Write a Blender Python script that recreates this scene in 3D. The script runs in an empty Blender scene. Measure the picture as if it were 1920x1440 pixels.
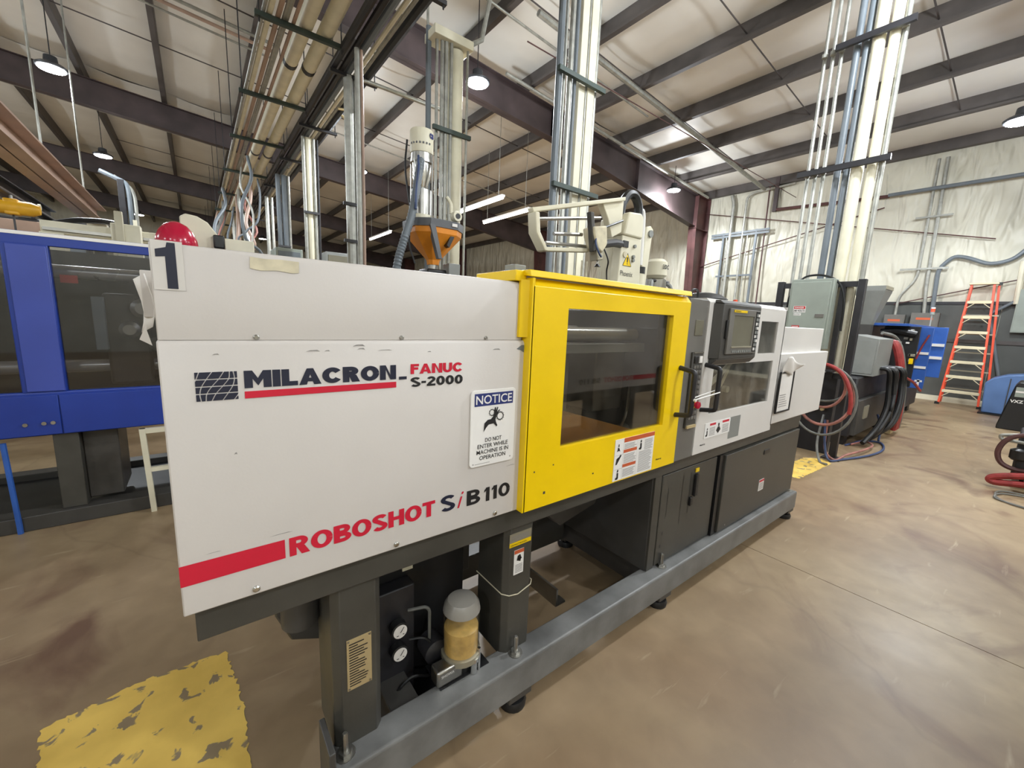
import bpy, bmesh, math, random
from mathutils import Vector, Matrix
random.seed(7)
SC = bpy.context.scene
COL = SC.collection
PI = math.pi

# ------------------------------------------------------------ camera, world, exposure
cam_d = bpy.data.cameras.new('camera')
cam_d.sensor_fit = 'HORIZONTAL'; cam_d.sensor_width = 36.0
cam_d.lens = 36.0 * 758.9 / 1920.0
cam_d.clip_start = 0.05; cam_d.clip_end = 200
cam = bpy.data.objects.new('camera', cam_d); COL.objects.link(cam)
cx = Vector((0.7923, -0.6087, 0.0417)); cup = Vector((0.0664, 0.1541, 0.9858)); cb = Vector((-0.6065, -0.7783, 0.1623))
cam.matrix_world = Matrix(((cx.x, cup.x, cb.x, 0), (cx.y, cup.y, cb.y, 0), (cx.z, cup.z, cb.z, 1.5), (0, 0, 0, 1)))
SC.camera = cam
world = bpy.data.worlds.new('world'); SC.world = world; world.use_nodes = True
world.node_tree.nodes['Background'].inputs[0].default_value = (0.9, 0.95, 1.0, 1)
world.node_tree.nodes['Background'].inputs[1].default_value = 0.05
SC.view_settings.view_transform = 'Standard'; SC.view_settings.look = 'None'
SC.view_settings.gamma = 1.0; SC.view_settings.use_curve_mapping = False
SC.view_settings.exposure = 0.3
SC.cycles.max_bounces = 8; SC.cycles.diffuse_bounces = 3; SC.cycles.glossy_bounces = 3; SC.cycles.adaptive_threshold = 0.03
LAMP_W = 330.0        # watts of one high-bay lamp
TUBE_W = 60.0         # watts of one fluorescent strip

# ------------------------------------------------------------ helpers
class MB:
    def __init__(s): s.v = []; s.f = []
    def add(s, vs, fs):
        o = len(s.v); s.v += [tuple(v) for v in vs]; s.f += [tuple(i + o for i in f) for f in fs]; return s
    def box(s, x0, x1, y0, y1, z0, z1):
        if x0 > x1: x0, x1 = x1, x0
        if y0 > y1: y0, y1 = y1, y0
        if z0 > z1: z0, z1 = z1, z0
        return s.add([(x0,y0,z0),(x1,y0,z0),(x1,y1,z0),(x0,y1,z0),(x0,y0,z1),(x1,y0,z1),(x1,y1,z1),(x0,y1,z1)],
              [(0,3,2,1),(4,5,6,7),(0,1,5,4),(1,2,6,5),(2,3,7,6),(3,0,4,7)])
    def prism(s, pts, axis, a, b):
        # polygon pts (2D) extruded along axis from a to b. axis 'x': (y,z); 'y': (x,z); 'z': (x,y)
        def P(p, t):
            return {'x': (t, p[0], p[1]), 'y': (p[0], t, p[1]), 'z': (p[0], p[1], t)}[axis]
        n = len(pts); vs = [P(p, a) for p in pts] + [P(p, b) for p in pts]
        ar = sum(pts[i][0]*pts[(i+1)%n][1] - pts[(i+1)%n][0]*pts[i][1] for i in range(n))
        flip = (ar < 0) ^ (b < a) ^ (axis == 'y')
        fs = [tuple(range(n))[::-1], tuple(range(n, 2*n))] + [(i, (i+1)%n, n+(i+1)%n, n+i) for i in range(n)]
        if flip: fs = [f[::-1] for f in fs]
        return s.add(vs, fs)
    def tube(s, pts, r, n=8, cap=True, fil=0.0, fseg=4):
        pts = [Vector(p) for p in pts]
        if fil > 0 and len(pts) > 2:
            out = [pts[0]]
            for i in range(1, len(pts)-1):
                a, b, c = pts[i-1], pts[i], pts[i+1]
                d = min(fil, (a-b).length*.45, (c-b).length*.45)
                p = b + (a-b).normalized()*d; q = b + (c-b).normalized()*d
                for k in range(fseg+1):
                    t = k/fseg; out.append(p*(1-t)**2 + b*2*t*(1-t) + q*t*t)
            out.append(pts[-1]); pts = out
        m = len(pts); vs = []
        rr = r if isinstance(r, (list, tuple)) else [r]*m
        d0 = (pts[1]-pts[0]).normalized()
        up = Vector((0,0,1)) if abs(d0.z) < .9 else Vector((1,0,0))
        nx = d0.cross(up).normalized()
        for i in range(m):
            if i == 0: d = pts[1]-pts[0]
            elif i == m-1: d = pts[-1]-pts[-2]
            else: d = (pts[i+1]-pts[i]).normalized() + (pts[i]-pts[i-1]).normalized()
            d = d.normalized()
            nx = (nx - d*nx.dot(d))
            nx = nx.normalized() if nx.length > 1e-6 else d.orthogonal().normalized()
            ny = d.cross(nx)
            for k in range(n):
                a = 2*PI*k/n; vs.append(pts[i] + (nx*math.cos(a) + ny*math.sin(a))*rr[i])
        fs = []
        for i in range(m-1):
            for k in range(n):
                k2 = (k+1) % n
                fs.append((i*n+k, i*n+k2, (i+1)*n+k2, (i+1)*n+k))
        if cap: fs += [tuple(range(n))[::-1], tuple(range((m-1)*n, m*n))]
        return s.add(vs, fs)
    def lathe(s, prof, c=(0,0,0), n=16, axis='z'):
        # prof: list of (r, h) from bottom to top
        vs = []
        for r, h in prof:
            for k in range(n):
                a = 2*PI*k/n; x, y = r*math.cos(a), r*math.sin(a)
                p = {'z': (x,y,h), 'x': (h,x,y), 'y': (x,-h,y)}[axis]
                vs.append((p[0]+c[0], p[1]+c[1], p[2]+c[2]))
        fs = []; m = len(prof)
        for i in range(m-1):
            for k in range(n):
                k2 = (k+1)%n; fs.append((i*n+k, i*n+k2, (i+1)*n+k2, (i+1)*n+k))
        fs += [tuple(range(n))[::-1], tuple(range((m-1)*n, m*n))]
        return s.add(vs, fs)
    def frame(s, x0, x1, z0, z1, hx0, hx1, hz0, hz1, y0, y1):
        o = [(x0,z0),(x1,z0),(x1,z1),(x0,z1)]; h = [(hx0,hz0),(hx1,hz0),(hx1,hz1),(hx0,hz1)]
        vs = [(a,y,b) for y in (y0,y1) for ring in (o,h) for a,b in ring]; fs = []
        for k in range(4):
            n = (k+1) % 4
            fs += [(k,n,4+n,4+k), (8+k,12+k,12+n,8+n), (k,8+k,8+n,n), (4+k,4+n,12+n,12+k)]
        return s.add(vs, fs)
    def grid(s, fn, nu, nv):
        vs = [fn(i/nu, j/nv) for j in range(nv+1) for i in range(nu+1)]
        fs = [(j*(nu+1)+i, j*(nu+1)+i+1, (j+1)*(nu+1)+i+1, (j+1)*(nu+1)+i) for j in range(nv) for i in range(nu)]
        return s.add(vs, fs)
    def mesh(s, name, mat, smooth=True, ang=35):
        me = bpy.data.meshes.new(name); me.from_pydata(s.v, [], s.f); me.update()
        if mat is not None: me.materials.append(mat)
        if smooth:
            me.polygons.foreach_set('use_smooth', [True]*len(me.polygons)); me.set_sharp_from_angle(angle=math.radians(ang))
        return me
    def build(s, name, mat, parent=None, bevel=0, smooth=True, label=None):
        o = bpy.data.objects.new(name, s.mesh(name, mat, smooth)); COL.objects.link(o)
        if parent is not None: put(o, parent)
        if bevel:
            b = o.modifiers.new('Bevel', 'BEVEL'); b.width = bevel; b.segments = 2; b.limit_method = 'ANGLE'; b.angle_limit = math.radians(40)
        if label: o['label'] = label
        return o
WORLD_LOC = {}
def put(o, parent):
    # keep world coordinates: parents are only ever translated empties / meshes at origin
    o.parent = parent
    p = parent; off = Vector((0,0,0))
    while p is not None:
        off += p.location; p = p.parent
    o.location = Vector(o.location) - off
def thing(name, label, cat, loc=(0,0,0), group=None):
    o = bpy.data.objects.new(name, None); o.empty_display_size = .1; COL.objects.link(o)
    o.location = loc; o['label'] = label; o['category'] = cat
    if group: o['group'] = group
    return o
def tag(o, label, cat, group=None):
    o['label'] = label; o['category'] = cat
    if group: o['group'] = group
    return o
def struct(o): o['kind'] = 'structure'; return o
def dup(root, dloc, label=None, group=None, rotz=None):
    r = root.copy(); COL.objects.link(r); r.location = Vector(root.location) + Vector(dloc)
    if rotz is not None: r.rotation_euler = (0, 0, rotz)
    if label: r['label'] = label
    if group: r['group'] = group
    for ch in list(root.children):
        c = ch.copy(); COL.objects.link(c); c.parent = r
        for g in list(ch.children):
            d = g.copy(); COL.objects.link(d); d.parent = c
    return r
def spline(pts, seg=8):
    P = [Vector(p) for p in pts]; P = [P[0]*2-P[1]] + P + [P[-1]*2-P[-2]]; out = []
    for i in range(1, len(P)-2):
        for k in range(seg):
            t = k/seg; a, b, c, d = P[i-1], P[i], P[i+1], P[i+2]
            out.append(.5*((2*b) + (c-a)*t + (2*a-5*b+4*c-d)*t*t + (3*b-a-3*c+d)*t**3))
    out.append(P[-2]); return out
def text(name, s, o, u, v, w, h, mat, parent, bold=0.0, italic=0.0, label=None):
    # lettering filled into a w x h rectangle with its lower left corner at o, u right, v up
    cu = bpy.data.curves.new('t', 'FONT'); cu.body = s; cu.offset = bold; cu.resolution_u = 3; cu.shear = italic
    to = bpy.data.objects.new('t', cu); COL.objects.link(to)
    dg = bpy.context.evaluated_depsgraph_get(); me = bpy.data.meshes.new_from_object(to.evaluated_get(dg))
    bpy.data.objects.remove(to); bpy.data.curves.remove(cu)
    xs = [q.co.x for q in me.vertices]; ys = [q.co.y for q in me.vertices]
    x0, x1, y0, y1 = min(xs), max(xs), min(ys), max(ys)
    o, u, v = Vector(o), Vector(u), Vector(v)
    for q in me.vertices:
        q.co = o + u*((q.co.x-x0)/max(1e-6, x1-x0)*w) + v*((q.co.y-y0)/max(1e-6, y1-y0)*h)
    me.materials.clear(); me.materials.append(mat)
    ob = bpy.data.objects.new(name, me); COL.objects.link(ob)
    if parent is not None: put(ob, parent)
    if label: ob['label'] = label
    return ob
def poly(name, pts, o, u, v, mat, parent, label=None):
    # flat print: one or several polygons given in (u, v) metres; two to four big ones become objects of their own
    if isinstance(pts[0][0], (list, tuple)) and 1 < len(pts) < 5:
        return [poly(name, p, o, u, v, mat, parent, label) for p in pts]
    o, u, v = Vector(o), Vector(u), Vector(v)
    m = MB()
    for p in (pts if isinstance(pts[0][0], (list, tuple)) else [pts]):
        ar = sum(p[i][0]*p[(i+1)%len(p)][1]-p[(i+1)%len(p)][0]*p[i][1] for i in range(len(p)))
        if ar < 0: p = p[::-1]
        nn = u.cross(v)*(len(m.f)*.000004); m.add([o+nn+u*a+v*b for a, b in p], [tuple(range(len(p)))])
    ob = m.build(name, mat, parent, smooth=False, label=label)
    if len(m.f) > 1: ob['kind'] = 'stuff'
    return ob
def rect(a, b, c, d): return [(a, b), (c, b), (c, d), (a, d)]
XU, ZU = (1,0,0), (0,0,1)
# ------------------------------------------------------------ heavy sans lettering drawn as flat shapes
def _thick(path, t, tz=None):
    # polygon strip of width t along a centre line
    out = []; P = [Vector((p[0], p[1])) for p in path]; L_, R_ = [], []
    for i, p in enumerate(P):
        if i == 0: d = P[1]-P[0]
        elif i == len(P)-1: d = P[-1]-P[-2]
        else: d = (P[i+1]-P[i]).normalized()+(P[i]-P[i-1]).normalized()
        d = d.normalized(); n = Vector((-d.y, d.x))
        w = Vector((n.x*t, n.y*(tz or t)))*.5
        L_.append(p+w); R_.append(p-w)
    for i in range(len(P)-1): out.append([tuple(L_[i]), tuple(L_[i+1]), tuple(R_[i+1]), tuple(R_[i])])
    return out
def _arc(cx_, cy_, rx, ry, a0, a1, n=16): return [(cx_+rx*math.cos(a0+(a1-a0)*k/n), cy_+ry*math.sin(a0+(a1-a0)*k/n)) for k in range(n+1)]
def glyph(c, t, h=.19):
    r = rect
    if c == 'I': return t, [r(0,0,t,1)]
    if c == 'L': return .72, [r(0,0,t,1), r(t,0,.72,h)]
    if c == 'M': return 1.12, [r(0,0,t,1), r(1.12-t,0,1.12,1), [(t,1),(t,.52),(.56,.12),(.56,.56)], [(1.12-t,1),(.56,.56),(.56,.12),(1.12-t,.52)]]
    if c == 'N': return .95, [r(0,0,t,1), r(.95-t,0,.95,1), [(t,1),(t,.68),(.95-t,0),(.95-t,.32)]]
    if c == 'A': return 1.05, [[(0,0),(t*1.05,0),(.525+t*.18,.86),(.525+t*.45,1),(.525-t*.45,1)], [(1.05,0),(1.05-t*1.05,0),(.525-t*.18,.86),(.525-t*.45,1),(.525+t*.45,1)], r(.25,.19,.80,.19+h*.85)]
    if c == 'H': return .92, [r(0,0,t,1), r(.92-t,0,.92,1), r(t,.41,.92-t,.41+h)]
    if c == 'T': return .82, [r(0,1-h,.82,1), r(.41-t/2,0,.41+t/2,1-h)]
    if c == 'F': return .72, [r(0,0,t,1), r(t,1-h,.72,1), r(t,.42,.66,.42+h)]
    if c == '-': return .40, [r(0,.34,.40,.34+h)]
    if c == 'O': return 1.02, _thick(_arc(.51,.5,.51-t/2,.5-h/2,0,2*PI,32), t, h)
    if c == '0': return .78, _thick(_arc(.39,.5,.39-t/2,.5-h/2,0,2*PI,28), t, h)
    if c == 'C': return .98, _thick(_arc(.51,.5,.51-t/2,.5-h/2,.62,2*PI-.62,28), t, h)
    if c == 'U':
        return .90, [r(0,.38,t,1), r(.90-t,.38,.90,1)]+_thick(_arc(.45,.40,.45-t/2,.40-h/2,PI,2*PI,16), t, h)
    if c == '1': return .50, [r(.50-t,0,.50,1), [(.50-t,1),(.50-t,.78),(.05,.66),(.05,.83),(.28,1)]]
    if c in 'RBP':
        w = .84; pol = [r(0,0,t,1)]; b0 = .40 if c == 'R' else .44
        pol += _thick([(t*.5,1-h/2),(w*.5,1-h/2)]+_arc(w*.52,(1+b0+.02)/2,w*.46-t/2,(1-b0-.02)/2-h/2+.0,PI/2,-PI/2,12)+[(t*.5,b0+.02+h/2)], t, h)
        if c == 'R': pol += [[(.30,.46),(.30+t*1.2,.46),(w+.06,0),(w+.06-t*1.25,0)]]; return w+.06, pol
        if c == 'B': pol += _thick([(t*.5,b0+.1-h/2),(w*.5,b0+.1-h/2)]+_arc(w*.54,(b0+.1)/2,w*.50-t/2,(b0+.1)/2-h/2,PI/2,-PI/2,12)+[(t*.5,h/2)], t, h)
        return w+.02, pol
    if c == 'S':
        w = .84; p = _arc(w/2,.735,w/2-t/2,.265-h/2,.35,PI*1.5-.55,14)+_arc(w/2,.265,w/2-t/2,.265-h/2,PI/2-.55,-PI+.35,14)
        return w, _thick(p, t, h)
    if c == '2':
        w = .76; p = _arc(w/2,.70,w/2-t/2,.30-h/2,PI-.3,-.55,14)+[(t*.55,h*.9)]
        return w, _thick(p, t, h)+[r(0,0,w,h)]
    return .35, []
def block(name, s, x0, z0, w, hgt, Y, m_, parent, t=.27, gap=.10, h=.19):
    pols = []; x = 0
    for c in s:
        adv, g = glyph(c, t, h)
        for p in g: pols.append([(x+a, b) for a, b in p])
        x += adv+gap
    x -= gap; k = w/x
    q = [[(a*k, b*hgt) for a, b in p] for p in pols]
    o = poly(name, q, (x0, Y, z0), XU, ZU, m_, parent); 
    return o

# ------------------------------------------------------------ materials
def S(r, g, b):
    f = lambda c: (c/255/12.92 if c/255 <= .04045 else ((c/255+.055)/1.055)**2.4)
    return (f(r), f(g), f(b), 1)
def mat(name, col, rough=.5, metal=0, var=.08, scale=3.0, bump=0.0, bscale=40, spec=.5, col2=None, thr=None, rvar=.1):
    m = bpy.data.materials.new(name); m.use_nodes = True
    nt = m.node_tree; N = nt.nodes; L = nt.links; b = N['Principled BSDF']
    b.inputs['Roughness'].default_value = rough; b.inputs['Metallic'].default_value = metal
    b.inputs['Specular IOR Level'].default_value = spec
    ge = N.new('ShaderNodeNewGeometry')
    no = N.new('ShaderNodeTexNoise'); no.inputs['Scale'].default_value = scale; no.inputs['Detail'].default_value = 5
    L.new(ge.outputs['Position'], no.inputs['Vector'])
    rp = N.new('ShaderNodeValToRGB'); L.new(no.outputs['Fac'], rp.inputs['Fac'])
    c2 = col2 if col2 else tuple(c*(1-var*2) for c in col[:3]) + (1,)
    c1 = col if col2 else tuple(min(1, c*(1+var)) for c in col[:3]) + (1,)
    rp.color_ramp.elements[0].color = c2; rp.color_ramp.elements[1].color = c1
    lo, hi = thr if thr else (.3, .7)
    rp.color_ramp.elements[0].position = lo; rp.color_ramp.elements[1].position = hi
    L.new(rp.outputs['Color'], b.inputs['Base Color'])
    if rvar:
        mr = N.new('ShaderNodeMapRange'); mr.inputs[3].default_value = max(0.02, rough-rvar); mr.inputs[4].default_value = min(1, rough+rvar)
        L.new(no.outputs['Fac'], mr.inputs[0]); L.new(mr.outputs[0], b.inputs['Roughness'])
    if bump:
        n2 = N.new('ShaderNodeTexNoise'); n2.inputs['Scale'].default_value = bscale; n2.inputs['Detail'].default_value = 4
        L.new(ge.outputs['Position'], n2.inputs['Vector'])
        bp = N.new('ShaderNodeBump'); bp.inputs['Strength'].default_value = bump; bp.inputs['Distance'].default_value = .01
        L.new(n2.outputs['Fac'], bp.inputs['Height']); L.new(bp.outputs['Normal'], b.inputs['Normal'])
    return m
def emis(name, col, s):
    m = bpy.data.materials.new(name); m.use_nodes = True; b = m.node_tree.nodes['Principled BSDF']
    b.inputs['Base Color'].default_value = col; b.inputs['Emission Color'].default_value = col; b.inputs['Emission Strength'].default_value = s
    return m
def glass(name, tint, refl=.06, dirt_haze=.0, rough=.03):
    m = bpy.data.materials.new(name); m.use_nodes = True; nt = m.node_tree; N = nt.nodes; L = nt.links
    N.remove(N['Principled BSDF']); out = N['Material Output']
    tr = N.new('ShaderNodeBsdfTransparent'); tr.inputs[0].default_value = tint
    gl = N.new('ShaderNodeBsdfGlossy'); gl.inputs['Roughness'].default_value = rough
    lw = N.new('ShaderNodeLayerWeight'); lw.inputs[0].default_value = .5
    pw = N.new('ShaderNodeMath'); pw.operation = 'POWER'; pw.inputs[1].default_value = 5; L.new(lw.outputs['Facing'], pw.inputs[0])
    fr = N.new('ShaderNodeMath'); fr.operation = 'MULTIPLY_ADD'; fr.inputs[1].default_value = .96; fr.inputs[2].default_value = .04; L.new(pw.outputs[0], fr.inputs[0])
    mx = N.new('ShaderNodeMixShader'); ad = N.new('ShaderNodeMath'); ad.operation = 'ADD'; ad.inputs[1].default_value = refl; ad.use_clamp = True
    L.new(fr.outputs[0], ad.inputs[0]); L.new(ad.outputs[0], mx.inputs[0]); L.new(tr.outputs[0], mx.inputs[1]); L.new(gl.outputs[0], mx.inputs[2])
    last = mx
    if dirt_haze:
        ge = N.new('ShaderNodeNewGeometry'); no = N.new('ShaderNodeTexNoise'); no.inputs['Scale'].default_value = 9; no.inputs['Detail'].default_value = 7
        L.new(ge.outputs['Position'], no.inputs['Vector'])
        mr = N.new('ShaderNodeMapRange'); mr.inputs[1].default_value = .45; mr.inputs[2].default_value = .8; mr.inputs[3].default_value = dirt_haze*.15; mr.inputs[4].default_value = dirt_haze
        L.new(no.outputs['Fac'], mr.inputs[0])
        df = N.new('ShaderNodeBsdfDiffuse'); df.inputs[0].default_value = (.45,.42,.36,1)
        m2 = N.new('ShaderNodeMixShader'); L.new(mr.outputs[0], m2.inputs[0]); L.new(mx.outputs[0], m2.inputs[1]); L.new(df.outputs[0], m2.inputs[2]); last = m2
    L.new(last.outputs[0], out.inputs['Surface'])
    return m

M = {}
M['white'] = mat('cover_white_paint', S(203,197,191), .38, var=.035, scale=2.2, bump=.02, bscale=160)
M['white2'] = mat('lightened_white_paint', S(216,212,206), .38, var=.03, scale=2.2)  # cover white lightened, stronger light on the right-hand covers put into the colour
M['yellow'] = mat('yellow_paint', S(248,208,0), .35, var=.05, scale=3, rvar=.05)
M['grey'] = mat('base_grey_paint', S(71,69,63), .42, var=.12, scale=5, bump=.03, bscale=90)
M['grey_top'] = mat('worn_rail_paint', S(118,118,116), .4, var=.18, scale=7, bump=.05, bscale=70)
M['greyd'] = mat('dark_grey_paint', S(68,66,63), .45, var=.12, scale=4)
M['ctrl'] = mat('control_grey', S(108,105,99), .5, var=.06, scale=6)
M['ctrl_d'] = mat('control_dark', S(70,68,64), .5, var=.06, scale=6)
M['screen'] = mat('screen_off', S(118,114,98), .15, var=.06, scale=4, rvar=.03)
M['black'] = mat('black_plastic', S(28,28,29), .4, var=.1)
M['blackp'] = mat('black_steel_paint', S(42,41,44), .45, var=.15, scale=6)
M['rubber'] = mat('black_rubber', S(24,24,25), .45, var=.15, scale=8)
M['navy'] = mat('navy_print', S(32,36,56), .4, var=.03)
M['red'] = mat('red_print', S(206,28,56), .4, var=.03)
M['ink'] = mat('black_print', S(30,29,31), .5, var=.03)
M['inkg'] = mat('grey_print', S(150,146,142), .6, var=.05)
M['orange'] = mat('orange_print', S(205,95,55), .5, var=.05)
M['paper'] = mat('paper_white', S(232,228,222), .7, var=.03)
M['signw'] = mat('sign_white', S(240,238,234), .35, var=.02)
M['signb'] = mat('sign_blue', S(48,58,116), .35, var=.03)
M['tape'] = mat('masking_tape', S(214,205,178), .7, var=.1, scale=30)
M['chrome'] = mat('chrome', S(215,215,212), .18, 1, var=.05, rvar=.06)
M['bar'] = mat('ground_bar', S(196,196,192), .25, .4, var=.05)
M['steel'] = mat('machined_steel', S(170,168,162), .35, 1, var=.12, scale=8)
M['galv'] = mat('galvanized_conduit', S(172,172,164), .45, .6, var=.12, scale=12)
M['alu'] = mat('plate_aluminium', S(176,170,150), .45, .6, var=.06)
M['brass'] = mat('brass_tag', S(196,176,132), .45, .3, var=.06)
M['amber'] = mat('amber_grease', S(222,182,104), .4, var=.15, scale=25)
M['clear'] = glass('clear_cup', (.93,.93,.9,1), .03, .05)
M['frost'] = mat('frosted_cap', S(150,146,138), .3, var=.05)
M['pane'] = glass('door_pane', (.74,.73,.70,1), .05, .05)
M['pane2'] = glass('cover_pane', (.78,.78,.76,1), .04, .22)  # pale haze mixed in to lighten these windows to a lit grey
M['bluepane'] = glass('blue_machine_pane', (.72,.72,.73,1), .02, .012)
M['tealp'] = glass('pale_blue_film', (.25,.36,.75,1), .05, .3)
M['interior'] = mat('machine_interior', S(66,63,59), .45, var=.25, scale=5)
M['mold'] = mat('mold_steel', S(128,122,112), .4, .3, var=.2, scale=6)
M['chute'] = mat('tan_chute', S(196,140,70), .5, var=.15, scale=6)
M['blue'] = mat('blue_machine_paint', S(28,58,150), .38, var=.06, scale=3)
M['blue_l'] = mat('blue_panel_paint', S(60,78,165), .4, var=.06, scale=3)
M['blue_b'] = mat('bright_blue_paint', S(52,98,182), .4, var=.1, scale=4)
M['redp'] = mat('red_gloss', S(190,28,60), .18, var=.05, rvar=.04)
M['cream'] = mat('cream_paint', S(226,220,196), .45, var=.06, scale=4)
M['pvc'] = mat('white_pvc', S(232,226,200), .45, var=.06, scale=5)
M['ggrey'] = mat('grey_pvc', S(110,118,124), .45, var=.06, scale=5)
M['panelgrey'] = mat('panel_grey_green', S(150,158,148), .45, var=.05, scale=5)
M['boxgrey'] = mat('box_grey', S(134,136,132), .45, var=.06, scale=5)
M['ladder'] = mat('orange_fibreglass', S(238,84,48), .45, var=.06, scale=8)
M['tread'] = mat('ladder_tread', S(226,214,180), .5, var=.06)
M['hopper'] = mat('orange_hopper', S(226,140,38), .35, var=.08, scale=5)
M['hopgrey'] = mat('hopper_band', S(92,94,98), .45, var=.06)
M['rhose'] = mat('red_hose', S(156,54,52), .45, var=.2, scale=10)
M['phose'] = mat('brown_pink_hose', S(168,112,100), .5, var=.2, scale=10)
M['ghose'] = mat('grey_hose', S(112,112,106), .5, var=.15, scale=10)
M['bhose'] = mat('blue_hose', S(58,74,112), .5, var=.15, scale=10)
M['rust'] = mat('red_oxide_steel', S(92,58,56), .5, var=.2, scale=3)
M['rafter'] = mat('rafter_dark_steel', S(74,62,62), .5, var=.2, scale=2)
M['purlin'] = mat('purlin_steel', S(84,78,75), .5, var=.18, scale=2)
M['strut'] = mat('green_strut', S(58,70,64), .5, .2, var=.15, scale=6)
M['wains'] = mat('dark_wainscot', S(84,86,82), .5, var=.1, scale=1.5)
M['bin'] = mat('blue_grey_plastic', S(92,122,170), .45, var=.06)
M['crane'] = mat('crane_beam_paint', S(176,148,130), .42, var=.12, scale=2)
M['hoist'] = mat('hoist_yellow', S(226,170,40), .4, var=.1)
M['film'] = mat('red_sign', S(200,40,44), .5)

# ------------------------------------------------------------ room shell
WX, WY0, WY1, LX = 13.55, -9.0, 37.0, -13.0
def roof(x): return 5.75 + (13.5 - x)/12.0
def concrete():
    m = bpy.data.materials.new('polished_concrete'); m.use_nodes = True; nt = m.node_tree; N = nt.nodes; L = nt.links; b = N['Principled BSDF']
    ge = N.new('ShaderNodeNewGeometry')
    def noise(sc, det, dist=0, stretch=None):
        t = N.new('ShaderNodeTexNoise'); t.inputs['Scale'].default_value = sc; t.inputs['Detail'].default_value = det; t.inputs['Distortion'].default_value = dist
        if stretch:
            mp = N.new('ShaderNodeMapping'); mp.inputs['Scale'].default_value = stretch; mp.inputs['Rotation'].default_value = (0,0,.5); L.new(ge.outputs['Position'], mp.inputs[0]); L.new(mp.outputs[0], t.inputs['Vector'])
        else: L.new(ge.outputs['Position'], t.inputs['Vector'])
        return t
    def ramp(src, a, ca, bb, cb_):
        r = N.new('ShaderNodeValToRGB'); L.new(src.outputs['Fac'], r.inputs[0]); e = r.color_ramp.elements
        e[0].position = a; e[0].color = ca; e[1].position = bb; e[1].color = cb_; return r
    def mix(f, a, c, mode='MIX', fac=None):
        x = N.new('ShaderNodeMix'); x.data_type = 'RGBA'; x.blend_type = mode
        if f is not None: L.new(f, x.inputs[0])
        else: x.inputs[0].default_value = fac
        L.new(a, x.inputs[6]); L.new(c, x.inputs[7]); return x.outputs[2]
    big = ramp(noise(.55, 6, .6), .32, S(138,113,86), .7, S(178,157,124))
    fine = ramp(noise(7, 8, .3), .3, (.62,.6,.58,1), .75, (1,1,1,1))
    c = mix(None, big.outputs[0], fine.outputs[0], 'MULTIPLY', .55)
    st = ramp(noise(1.3, 7, 1.4), .56, (0,0,0,1), .72, (1,1,1,1))
    dk = N.new('ShaderNodeRGB'); dk.outputs[0].default_value = S(116,90,70)
    c = mix(st.outputs[0], c, dk.outputs[0])
    sc = ramp(noise(2.2, 6, .5, (1, 7, 1)), .66, (0,0,0,1), .8, (.55,.55,.55,1))
    lt = N.new('ShaderNodeRGB'); lt.outputs[0].default_value = S(212,194,162)
    c = mix(sc.outputs[0], c, lt.outputs[0])
    # hairline cracks
    vo = N.new('ShaderNodeTexVoronoi'); vo.feature = 'DISTANCE_TO_EDGE'; vo.inputs['Scale'].default_value = .42
    wn = noise(1.1, 4); mp = N.new('ShaderNodeMix'); mp.data_type = 'VECTOR'; mp.inputs[0].default_value = .35
    L.new(ge.outputs['Position'], mp.inputs[4]); L.new(wn.outputs['Color'], mp.inputs[5]); L.new(mp.outputs[1], vo.inputs['Vector'])
    cr = N.new('ShaderNodeMapRange'); cr.inputs[1].default_value = 0; cr.inputs[2].default_value = .004; cr.inputs[3].default_value = .16; cr.inputs[4].default_value = 0
    L.new(vo.outputs['Distance'], cr.inputs[0])
    kk = N.new('ShaderNodeRGB'); kk.outputs[0].default_value = S(84,66,52)
    c = mix(cr.outputs[0], c, kk.outputs[0])
    L.new(c, b.inputs['Base Color'])
    ro = N.new('ShaderNodeMapRange'); ro.inputs[3].default_value = .28; ro.inputs[4].default_value = .55
    L.new(noise(1.7, 6).outputs['Fac'], ro.inputs[0]); L.new(ro.outputs[0], b.inputs['Roughness'])
    bp = N.new('ShaderNodeBump'); bp.inputs['Strength'].default_value = .06; bp.inputs['Distance'].default_value = .01
    L.new(noise(14, 6).outputs['Fac'], bp.inputs['Height']); L.new(bp.outputs[0], b.inputs['Normal'])
    return m
M['floor'] = concrete()
M['groove'] = mat('joint_filler', S(70,58,48), .8)
floor = struct(MB().box(LX-.3, WX+.3, WY0-.3, WY1+.3, -.2, -.006).build('floor', M['groove'], smooth=False))
xs = [LX-.3, -9.3, -3.2, 2.92, 9.0, WX+.3]; ys = [WY0-.3, -5.5, -1.0, 6.2, 12.3, 18.4, 24.5, 30.6, WY1+.3]
for i in range(len(xs)-1):
    for j in range(len(ys)-1):
        if j == 1 or j == 2: pass
        MB().box(xs[i]+.0025, xs[i+1]-.0025, ys[j]+.0025, ys[j+1]-.0025, -.02, 0).build('floor_slab', M['floor'], floor, smooth=False)
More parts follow.
